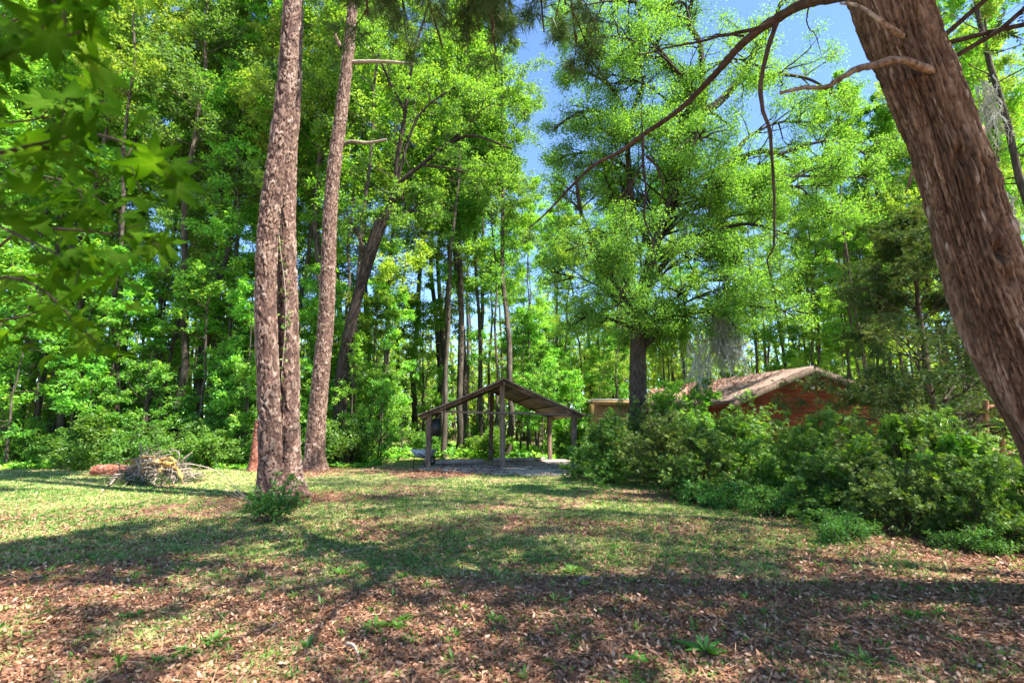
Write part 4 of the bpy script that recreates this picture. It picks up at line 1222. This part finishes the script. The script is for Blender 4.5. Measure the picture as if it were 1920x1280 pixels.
WH = whorl(6, np.random.default_rng(2), .34, .8)
AZ = []
for s_ in range(3):
    a, b = shrub_meshes(300 + s_, 1.9, 1.35, .075, WH, ns=22, per2=8, per3=7, m=5)
    b.materials.append(M['leaf_azalea']); AZ.append((a, b))
AZ[1][1].materials[0] = leaf_mat('bronzed_azalea_leaves', (.055, .12, .025), (.14, .24, .05), (.34, .4, .1), gloss=.03, trans=.35)
az_list = [(2.55, 14.9, .95, 'rounded azalea at the left end of the hedge, next to the shelter'),
           (3.9, 13.6, 1.02, 'azalea bush second from the left in the hedge, in front of the oak'),
           (5.0, 15.6, 1.08, 'azalea at the back of the hedge just right of the oak trunk'),
           (5.2, 12.3, 1.1, 'tall azalea in the middle of the hedge below the lean-to roof'),
           (6.9, 14.0, .9, 'azalea in the back of the hedge just below the cabin gable'),
           (6.2, 10.8, .88, 'azalea bush in front of the cabin wall, middle of the hedge'),
           (8.3, 12.3, .92, 'azalea in the back of the hedge below the dark cedar'),
           (6.3, 8.9, .86, 'low spreading azalea bulging onto the lawn, right of the fern patch'),
           (8.0, 9.8, .88, 'sunlit azalea bush right of the hedge middle, topped with vines'),
           (7.3, 7.4, .75, 'azalea near the leaning trunk with thin bare stems showing'),
           (9.8, 9.0, .72, 'azalea behind the leaning cedar at the right edge'),
           (6.9, 6.2, .5, 'lowest azalea clump at the front right end of the hedge'),
           (3.1, 16.6, 1.12, 'azalea at the back left of the hedge in front of the ochre shed'),
           (4.5, 17.0, 1.1, 'azalea hiding the foot of the moss-hung oak'),
           (4.1, 11.3, .8, 'azalea bulging forward behind the bright fern patch'),
           (5.2, 8.9, .62, 'low dark azalea in front of the hedge, just right of the fern patch'),
           (5.6, 7.7, .6, 'low azalea spilling onto the lawn, second from the front of the hedge'),
           (6.1, 6.9, .55, 'low azalea spilling onto the lawn nearest the leaning trunk')]
rng = np.random.default_rng(90)
for i, (x, y, s_, lab) in enumerate(az_list):
    place('azalea_bush', lab, 'azalea bush', (x, y, 0), rng.uniform(0, 6.28), s_, AZ[i % 3], 'azalea hedge in front of the cabin')
# bright low ferny plants at the hedge foot
a, b = shrub_meshes(320, .45, .55, .06, NARROW, ns=16, per2=6, per3=5, m=8); b.materials.append(M['leaf_fern'])
for i, (px, py, s_, lab) in enumerate([(1330, 952, 1, 'bright green low plant left in the patch at the hedge foot'), (1395, 958, 1.1, 'bright green low plant in the middle of the patch at the hedge foot'), (1460, 972, 1.1, 'bright green low plant right in the patch at the hedge foot'),
                                      (1880, 1050, .7, 'pale green low plant at the far right of the hedge foot'), (1610, 1022, .8, 'dark green low plant under the bulging azalea at the lawn edge')]):
    g = G(px, py); place('low_fern', lab, 'fern', g + [0, .3, 0], i * 1.3, s_, (a, b), 'low bright plants along the hedge foot')
# vine with large leaves over the hedge
VW = whorl(4, np.random.default_rng(9), .7, .5)
a, b = shrub_meshes(330, 1.8, 1.2, .13, VW, ns=18, per2=6, per3=4, m=4); b.materials.append(M['leaf_vine'])
for px, py, d, s_, lab in [(1690, 800, 8.6, 1.0, 'bright large-leaved vine mound over the hedge below the dark cedar'), (1790, 830, 8.3, .82, 'large-leaved vine mound near the stair rail')]:
    g = P(px, py, d); place('vine_mound', lab, 'vine', (g[0], g[1], 0), 1.0, s_, (a, b), 'large-leaved vines over the hedge')


# ------------------------------------------------------------------ dark juniper by the cabin
jb = P(1752, 800, 13.2); jb[2] = 0
tk, lv, _ = tree_parts(401, 6.6, .13, t0=.12, nl=74, Ll=2.9, el=(.15, .9), prof=lambda x: np.clip(1.0 - .8 * x ** 1.3, .15, 1), per2=7, per3=5, m=5, size=.22, tmpl=spray(np.random.default_rng(8), 6, .04), jit=.05, flat=.8, tmin2=.4)
jt = thing('dark_juniper', 'dark feathery juniper in front of the right end of the red cabin', 'juniper tree', jb, 0, None, (1.08, 1.08, 1.02))
obj('trunk', tk, M['twig_bark'], jt); obj('crown', lv, M['leaf_juniper'], jt)


# ------------------------------------------------------------------ moss-hung live oak in the middle right
ob = P(1196, 800, 18.0); ob[2] = 0
oak = thing('moss_hung_oak', 'spreading oak with thick upright trunk and hanging grey moss behind the hedge', 'oak tree', ob)
dO = ob[1] * cp - CAM_H * sp
opaths = [
    ([(1195, 830), (1196, 740), (1197, 640), (1203, 560), (1225, 470), (1248, 400), (1270, 340), (1272, 300)], .40, .16, 0, 0, 1),
    ([(1272, 330), (1265, 285), (1275, 240), (1292, 205), (1293, 170)], .18, .1, 0, -.5, 1),
    ([(1274, 310), (1295, 250), (1318, 212), (1316, 140), (1312, 80), (1290, 40), (1300, -20), (1290, -120)], .17, .05, 0, 1, 1),
    ([(1318, 212), (1350, 190), (1385, 150), (1420, 90), (1450, 40), (1480, -40)], .16, .05, 0, 1.5, 1),
    ([(1315, 212), (1340, 215), (1375, 240)], .08, .03, 0, .3, 0),
    ([(1250, 400), (1300, 345), (1360, 310), (1420, 285), (1460, 290), (1510, 315), (1570, 335)], .15, .04, 0, 1.5, 1),
    ([(1200, 600), (1160, 540), (1120, 470), (1090, 400), (1080, 330)], .13, .05, 0, -1, 1),
    ([(1196, 660), (1240, 620), (1290, 590), (1340, 585), (1400, 600)], .1, .03, 0, -2, 1),
    ([(1210, 540), (1260, 480), (1330, 440), (1400, 420), (1480, 440)], .12, .03, 0, -2, 1),
    ([(1225, 470), (1190, 400), (1178, 300), (1180, 230), (1205, 160)], .13, .05, 0, 0, 1),
    ([(1180, 230), (1150, 170), (1110, 140), (1060, 130)], .08, .03, 0, .5, 1),
    ([(1178, 260), (1140, 215), (1090, 210), (1040, 240)], .08, .03, 0, -.5, 1),
    ([(1200, 330), (1130, 290), (1070, 290), (1030, 310)], .07, .03, 0, 1.5, 1), ([(1150, 170), (1090, 90), (1050, 50)], .06, .03, 0, 1, 1),
    ([(1293, 170), (1250, 110), (1210, 60), (1190, -10)], .09, .04, 0, -1, 1),
    ([(1385, 150), (1450, 140), (1520, 150), (1580, 190)], .08, .03, 0, 1, 1),
    ([(1197, 620), (1150, 600), (1110, 590), (1070, 610)], .08, .03, 0, -1.5, 1),
    ([(1360, 310), (1400, 260), (1460, 230), (1520, 230)], .07, .03, 0, 1, 1),
    ([(1460, 290), (1520, 270), (1580, 265), (1640, 300)], .06, .03, 0, 2, 1),
    ([(1300, -20), (1250, -80), (1200, -120), (1120, -120)], .07, .03, 0, 0, 1),
    ([(1270, 360), (1330, 370), (1400, 360), (1460, 380)], .08, .03, 0, -1.6, 1),
    ([(1248, 420), (1180, 430), (1120, 450), (1060, 470)], .08, .03, 0, -1.6, 1),
]
tb = []; P1 = []; LL = []
for (pts, r0, r1, a0, a1, leafy) in opaths:
    q = spline(dpath(pts, dO + a0, dO + a1), 30) - ob
    rr = np.linspace(r0, r1, 30)
    if leafy == 1 and r0 == .40:
        tp, _, _ = hero_trunk(dpath(pts, dO) - ob, [.33, .3, .27, .22, .18, .15, .14, .13], 200, 36, pine_disp(44), flare=.25)
        obj('trunk', tp, M['bark_oak'], oak); continue
    tb += tubes(q, rr, 8)
    if leafy:
        i = np.linspace(6, 29, 8).astype(int); P1.append(q[i]); LL.append(np.linalg.norm(q[-1] - q[6]))
rng = np.random.default_rng(94)
for i in range(38):
    ex, ey = (rng.uniform(1010, 1640), rng.uniform(300, 640)) if i < 24 else (rng.uniform(1030, 1430), rng.uniform(-60, 330))
    sy = min(610, ey + rng.uniform(20, 120)); sx = np.interp(sy, [-60, 80, 210, 330, 400, 470, 560, 740], [1290, 1300, 1310, 1270, 1248, 1225, 1203, 1196])
    q = spline(dpath([(sx, sy), ((sx + ex) / 2, (sy + ey) / 2 - 25), (ex, ey)], dO, dO + rng.uniform(-3, 1.5)), 30) - ob
    q[:9] = q[:9] * np.linspace(0, 1, 9)[:, None] + (P(sx, sy, dO) - ob) * (1 - np.linspace(0, 1, 9)[:, None])
    tb += tubes(q, np.linspace(.05, .018, 30), 6); P1.append(q[np.linspace(8, 29, 8).astype(int)]); LL.append(3.0)
obj('limb', tb, M['bark_dark'], oak, smooth=True)
P1 = np.array(P1); LL = np.array(LL); R1 = np.linspace(.06, .02, 8)[None].repeat(len(P1), 0)
rng = np.random.default_rng(95)
p, d, L, r = kids(rng, P1, R1, 12, .1, (.5, 1.4), (.35, .6), np.clip(LL, 2.5, 4))
P2, R2 = grow(rng, p, d, L, .03, 6, .1, .2)
bk, lv = crown_geo(rng, P2, R2, L, per2=5, per3=4, m=19, size=.076, jit=.14, flat=.5, drop=.3, tmin2=.3, wob=.25)
obj('branch', tubes(P2, R2, 5, cap=False) + bk, M['bark_dark'], oak)
obj('crown', lv, M['leaf_oak'], oak)


def moss(px, py, d, Lm, w, lab, n=160, seed=0):
    c = P(px, py, d); rng = np.random.default_rng(seed)
    o = np.stack([rng.normal(size=n) * w, rng.normal(size=n) * w, rng.uniform(-.55, .25, n) * Lm], -1)
    L = Lm * rng.uniform(.35, 1, n) * np.exp(-(np.hypot(o[:, 0], o[:, 1]) / (2.2 * w)) ** 2)
    P1, R1 = grow(rng, o, np.tile([0, 0, -1.], (n, 1)) + rng.normal(size=(n, 3)) * .3, L, rng.uniform(.008, .018, n), 10, -2.2, .3, .35)
    p, dd, L2, r = kids(rng, P1, R1, 4, .1, (.5, 1.2), (.15, .3), L)
    P2, R2 = grow(rng, p, dd, L2, .008, 4, -1., .4, .5)
    obj('hanging_moss', tubes(P1, R1, 3, rng.uniform(0, 1, n)) + tubes(P2, R2, 3, rng.uniform(0, 1, len(P2))), M['moss'], label=lab, cat='spanish moss', group='grey moss hanging from branches', loc=c)
moss(1352, 600, 16.5, 1.7, .19, 'large pale grey curtain of moss hanging over the cabin roof', 260, 1)
moss(1378, 620, 16.3, 1.3, .14, 'thin moss wisp hanging just right of the large moss curtain', 90, 8)
moss(1310, 640, 16.5, 1.6, .22, 'faint grey moss tuft left of the large moss curtain', 90, 2)
moss(1282, 430, 17, .9, .1, 'small tuft of moss hanging high in the middle of the oak', 60, 3)
moss(1880, 380, 9, .7, .08, 'small moss tuft hanging beside the upper right of the leaning trunk', 50, 4)
moss(1852, 170, 9, 1.1, .09, 'dark moss strand high up right of the leaning trunk', 50, 5)


# ------------------------------------------------------------------ forest
def proto(seed, H, r, mat, **kw):
    tk, lv, _ = tree_parts(seed, H, r, **kw)
    return build_mesh('trunk', tk, M['bark_forest']), build_mesh('crown', lv, mat)
M['leaf_dull'] = leaf_mat('dull_evergreen_leaves', (.08, .18, .05), (.17, .31, .08), (.3, .42, .14))
M['leaf_pale'] = leaf_mat('pale_spring_leaves', (.16, .3, .05), (.3, .46, .08), (.46, .56, .14))
F_T = [proto(501, 23, .12, M['leaf_forest'], t0=.26, nl=46, Ll=2.7, m=17, size=.125, wob=.018),
       proto(502, 25, .14, M['leaf_forest'], t0=.34, nl=44, Ll=3.2, m=18, size=.135, wob=.02),
       proto(503, 21, .09, M['leaf_pale'], t0=.2, nl=44, Ll=2.3, m=15, size=.12, wob=.03, lean=(.03, 0)),
       proto(504, 24, .16, M['leaf_dull'], t0=.4, nl=40, Ll=3.4, m=18, size=.13, wob=.025),
       proto(505, 19, .085, M['leaf_under'], t0=.2, nl=38, Ll=2.5, m=15, size=.13, wob=.03, el=(-.05, .5)),
       proto(506, 22, .1, M['leaf_under'], t0=.3, nl=40, Ll=2.8, m=16, size=.13, wob=.02, lean=(-.04, .01)),
       proto(507, 24, .1, M['leaf_pale'], t0=.42, nl=34, Ll=2.9, m=17, size=.13, wob=.03, lean=(.02, .0))]
F_U = [proto(521, 6.5, .05, M['leaf_under'], t0=.1, nl=26, Ll=1.7, m=13, per2=5, per3=4, size=.13, el=(.0, .6), jit=.07),
       proto(522, 8.5, .06, M['leaf_under'], t0=.15, nl=28, Ll=2.1, m=14, per2=5, per3=4, size=.14, el=(-.1, .5), jit=.07),
       proto(523, 4.5, .04, M['leaf_under'], t0=.05, nl=24, Ll=1.5, m=13, per2=5, per3=4, size=.12, el=(.1, .8), jit=.06)]
F_S = []
M['leaf_shrub'] = leaf_mat('wild_shrub_leaves', (.055, .15, .03), (.13, .3, .05), (.27, .45, .1))
for s_ in range(3):
    a, b = shrub_meshes(340 + s_, 1.5, 1.4, .11, LEAF, ns=16, per2=6, per3=5, m=12, jit=.06); b.materials.append(M['leaf_shrub']); F_S.append((a, b))

F_E = [proto(541, 17, .16, M['leaf_oak'], t0=.4, nl=20, Ll=4.6, m=12, per2=5, per3=4, size=.12, wob=.03, jit=.2), proto(542, 15, .15, M['leaf_oak'], t0=.4, nl=22, Ll=4.8, m=7, per2=6, per3=4, size=.13, wob=.03, jit=.4)]
SECT = [(-9999, 150, "at the photo's left edge"), (150, 440, 'behind the brush pile'), (440, 640, 'behind the twin pine'), (640, 780, 'left of the shelter'),
        (780, 950, "behind the shelter's left half"), (950, 1110, "behind the shelter's right half"), (1110, 1300, 'behind the moss-hung oak'), (1300, 1520, "behind the cabin's left half"),
        (1520, 1760, 'behind the dark juniper'), (1760, 99999, 'right of the dark juniper')]
ORD = ['leftmost', 'second', 'third', 'fourth', 'fifth', 'sixth', 'seventh', 'eighth', 'ninth', 'tenth', 'eleventh', 'twelfth']
rng = np.random.default_rng(600)


def maxh(px):
    """how high the wood rises (metres at 27 m) by picture column"""
    return np.interp(px, [0, 850, 940, 1000, 1060, 1300, 1500, 1600, 1700, 1800, 1920], [28, 28, 25, 18, 17.5, 18.5, 18, 16.5, 18, 22, 26])


def rows(specs, protos, name, cat, noun, group, hscale=True, avoid=None):
    allp = []
    for (rank, y0, y1, n) in specs:
        k = 0; tries = 0; got = []
        while k < n and tries < 6000:
            tries += 1
            y = rng.uniform(y0, y1); x = rng.uniform(-1.12, 1.12) * y
            if any((x - a) ** 2 + (y - b) ** 2 < .8 for a, b, *_ in got): continue
            if avoid and avoid(x, y): continue
            got.append((x, y)); k += 1
        for x, y in got:
            px, _ = proj((x, y, 1.5)); allp.append((rank, px, x, y))
    allp.sort()
    for rank, lo_name in {r: None for r, *_ in specs}.items():
        for (a, b, where) in SECT:
            mem = [q for q in allp if q[0] == rank and a <= q[1] < b]
            for i, (_, px, x, y) in enumerate(mem):
                pi = int(rng.integers(0, len(protos)))
                if hscale:
                    s_ = maxh(px) / 23 * rng.uniform(.85, 1.08) * max(1, y / 29) ** .6
                else:
                    s_ = rng.uniform(.75, 1.25)
                if rank <= 2 and len(mem) <= 12:
                    rk = {1: 'front-row', 2: 'second-row'}[rank]
                    lab = f'{ORD[i]} {rk} {noun} {where}' + (', from the left' if i else '')
                    if len(mem) == 1: lab = f'only {rk} {noun} {where}'
                else:
                    lab = f'{noun} in the back rows {where}'
                sw = (s_ * rng.uniform(.85, 1.15), s_ * rng.uniform(.85, 1.15), s_)
                place(name, lab, cat, (x, y, 0), rng.uniform(0, 6.28), sw, protos[pi], group, pn=('trunk', 'crown') if hscale or name != 'wild_shrub' else ('stem', 'foliage'))


def av(x, y):
    if 6.0 < x < 15.5 and y < 29: return True              # cabin
    if 2.0 < x < 8 and y < 27: return True                 # shed and oak
    if -6.4 < x < 3.6 and y < 25.2: return True             # shelter
    if x < -10 and y < 20: return True
    if math.hypot(x, y) < 19: return True
    return False
rows([(1, 22.5, 26.5, 42), (2, 26.5, 33, 52), (3, 33, 48, 52)], F_T, 'forest_tree', 'tree', 'tall slim tree', 'trees of the wood', avoid=av)
def av2(x, y):
    if x > 5.5 and y < 28: return True
    if 2.0 < x and y < 26: return True
    if -5.2 < x < 3.8 and y < 24.8: return True
    if abs(x - (-6)) < 1.2 and y < 19.5: return True
    if math.hypot(x, y) < 20.5: return True
    return False
rows([(1, 20.5, 24.5, 24), (2, 24.5, 30, 26), (3, 30, 44, 26)], F_U, 'sapling', 'young tree', 'leafy sapling', 'saplings in the understory', hscale=False, avoid=av2)
rows([(1, 19.2, 23.5, 19), (2, 23.5, 27.5, 18), (3, 27.5, 38, 22)], F_S, 'wild_shrub', 'shrub', 'bushy wild shrub', 'wild shrubs below the trees', hscale=False, avoid=av2)

place('sapling', 'slender sapling in front of the leaf-strewn left end of the cabin roof', 'young tree', (4.85, 15.9, 0), .5, .68, F_U[2], 'saplings by the hedge', pn=('trunk', 'crown'))
place('sapling', 'small sapling just right of the oak trunk, above the hedge', 'young tree', (5.9, 16.4, 0), 2.5, .7, F_U[2], 'saplings by the hedge', pn=('trunk', 'crown'))
# dark curved tree right of the leaning pine
cbp = P(640, 790, 21.5); cbp[2] = 0
ct = thing('crooked_oak', 'dark crooked oak forking behind the leaning pine', 'oak tree', cbp)
tb = []; P1 = []; dC = cbp[1] * cp - CAM_H * sp
for pts, r0, r1 in [([(636, 850), (640, 720), (655, 620), (680, 520), (705, 430), (730, 390)], .3, .15), ([(660, 600), (705, 460), (735, 380), (745, 300), (760, 210), (775, 100)], .16, .06),
                    ([(715, 430), (745, 350), (790, 310), (840, 270), (890, 255), (960, 280)], .12, .04), ([(730, 390), (760, 400), (790, 380)], .07, .03), ([(745, 340), (770, 250), (800, 200), (860, 160)], .07, .03),
                    ([(690, 480), (670, 440), (650, 400)], .07, .03), ([(840, 270), (900, 210), (950, 180)], .05, .02), ([(790, 310), (860, 320), (930, 360)], .05, .02), ([(775, 100), (800, 20), (820, -60)], .06, .03), ([(760, 210), (720, 130), (700, 60)], .06, .03)]:
    q = spline(dpath(pts, dC), 24) - cbp; tb += tubes(q, np.linspace(r0, r1, 24), 8)
    if r0 < .2: P1.append(q[np.linspace(5, 23, 8).astype(int)])
obj('trunk', tb, M['bark_dark'], ct, smooth=True)
P1 = np.array(P1); R1 = np.full((len(P1), 8), .03); rng = np.random.default_rng(97)
p, d, L, r = kids(rng, P1, R1, 10, .1, (.5, 1.3), (.35, .6), np.full(len(P1), 3.6))
P2, R2 = grow(rng, p, d, L, .025, 6, .1, .2)
bk, lv = crown_geo(rng, P2, R2, L, per2=5, per3=4, m=13, size=.12, jit=.08, flat=.8, wob=.2)
obj('branch', tubes(P2, R2, 4, cap=False) + bk, M['bark_forest'], ct); obj('crown', lv, M['leaf_oak'], ct)

# trees just outside the picture whose crowns shade the lawn, and the one seen right of the leaning trunk
sh_tr = [(9.6, 8.6, .62, 1, 'tree right of the leaning cedar trunk with crown reaching to the top of the photo'),]
place('edge_tree', 'tallest tree at the right of the lawn, trunk just outside the photo', 'tree', (11.2, 7.2, 0), .7, (1.5, 1.5, 1.45), F_E[0], 'trees beside the lawn', pn=('trunk', 'crown'))
for i, (x, y, s_, pi, lab) in enumerate(sh_tr):
    place('edge_tree', lab, 'tree', (x, y, 0), i * 2.1, s_, F_T[pi], 'trees beside the lawn', pn=('trunk', 'crown'))
for i, (x, y, s_, pi) in enumerate([(6.5, -3.5, .75, 1), (11.5, .5, .72, 3), (14.5, 7.5, .7, 1), (2.0, -5.5, .7, 0), (-9.5, 4.0, .6, 5), (9.3, 2.6, .75, 0), (10.0, 5.2, 1.2, 1)]):
    place('edge_tree', 'tall tree standing outside the frame beside or behind the photographer', 'tree', (x, y, 0), i * 2.1, s_ * 1.35, F_E[pi % 2], 'trees around the photographer', pn=('trunk', 'crown'))

# undergrowth carpet on the forest floor and a far wood
rg = np.random.default_rng(700)
parts = []
for v in range(4):
    T, F = whorl(7, rg, .4, 1.0)
    n = 7000
    y = rg.uniform(18.8, 40, n); x = rg.uniform(-1.1, 1.1, n) * y
    ok = (np.hypot(x, y) > 20.2) & ~((x > -5) & (x < 3.6) & (y < 24.5)) & ~((x > 3.6) & (y < 26))
    x, y = x[ok], y[ok]; N_ = len(x)
    hgt = fbm(x * .5, y * .5, 33, 3)
    parts.append(scatter(T, F, np.stack([x, y, np.clip(hgt - .3, 0, 1) * rg.uniform(0, 1.1, N_)], -1), frames(rg.normal(size=(N_, 3)) * [.3, .3, 0] + [0, 0, 1], rg.normal(size=(N_, 3))), rg.uniform(.12, .3, N_), rg.uniform(0, 1, N_)))
obj('undergrowth', parts, M['leaf_under'], kind='stuff', label='low leafy undergrowth covering the forest floor', cat='undergrowth')
# far wood as one mass
parts = []; bparts = []
n = 340; a = rg.uniform(-1.0, 1.0, n); dist = rg.uniform(52, 80, n)
x = np.sin(a) * dist; y = np.cos(a) * dist
H = rg.uniform(9, 17, n)
Pt = np.stack([np.stack([x, y, 0 * x], -1), np.stack([x + rg.normal(size=n), y, H], -1)], 1)
obj('far_wood_trunks', tubes(Pt, np.stack([np.full(n, .2), np.full(n, .08)], 1), 6), M['bark_forest'], kind='stuff', label='far-off tree trunks reading as one mass behind the wood', cat='far wood')
m_ = 200
cx = np.repeat(x, m_) + rg.normal(size=n * m_) * 2.2; cy = np.repeat(y, m_) + rg.normal(size=n * m_) * 2.2
cz = np.repeat(H, m_) * np.clip(rg.beta(1.6, 1.5, n * m_), 0, 1.05)
N_ = n * m_
obj('far_wood_foliage', [scatter(*whorl(5, rg, .6, 1.0), np.stack([cx, cy, cz], -1), frames(rg.normal(size=(N_, 3)) + [0, 0, 1], rg.normal(size=(N_, 3))), rg.uniform(.3, .55, N_), rg.uniform(0, 1, N_))], M['leaf_pale'], kind='stuff', label='far-off green foliage closing the view behind the wood', cat='far wood')
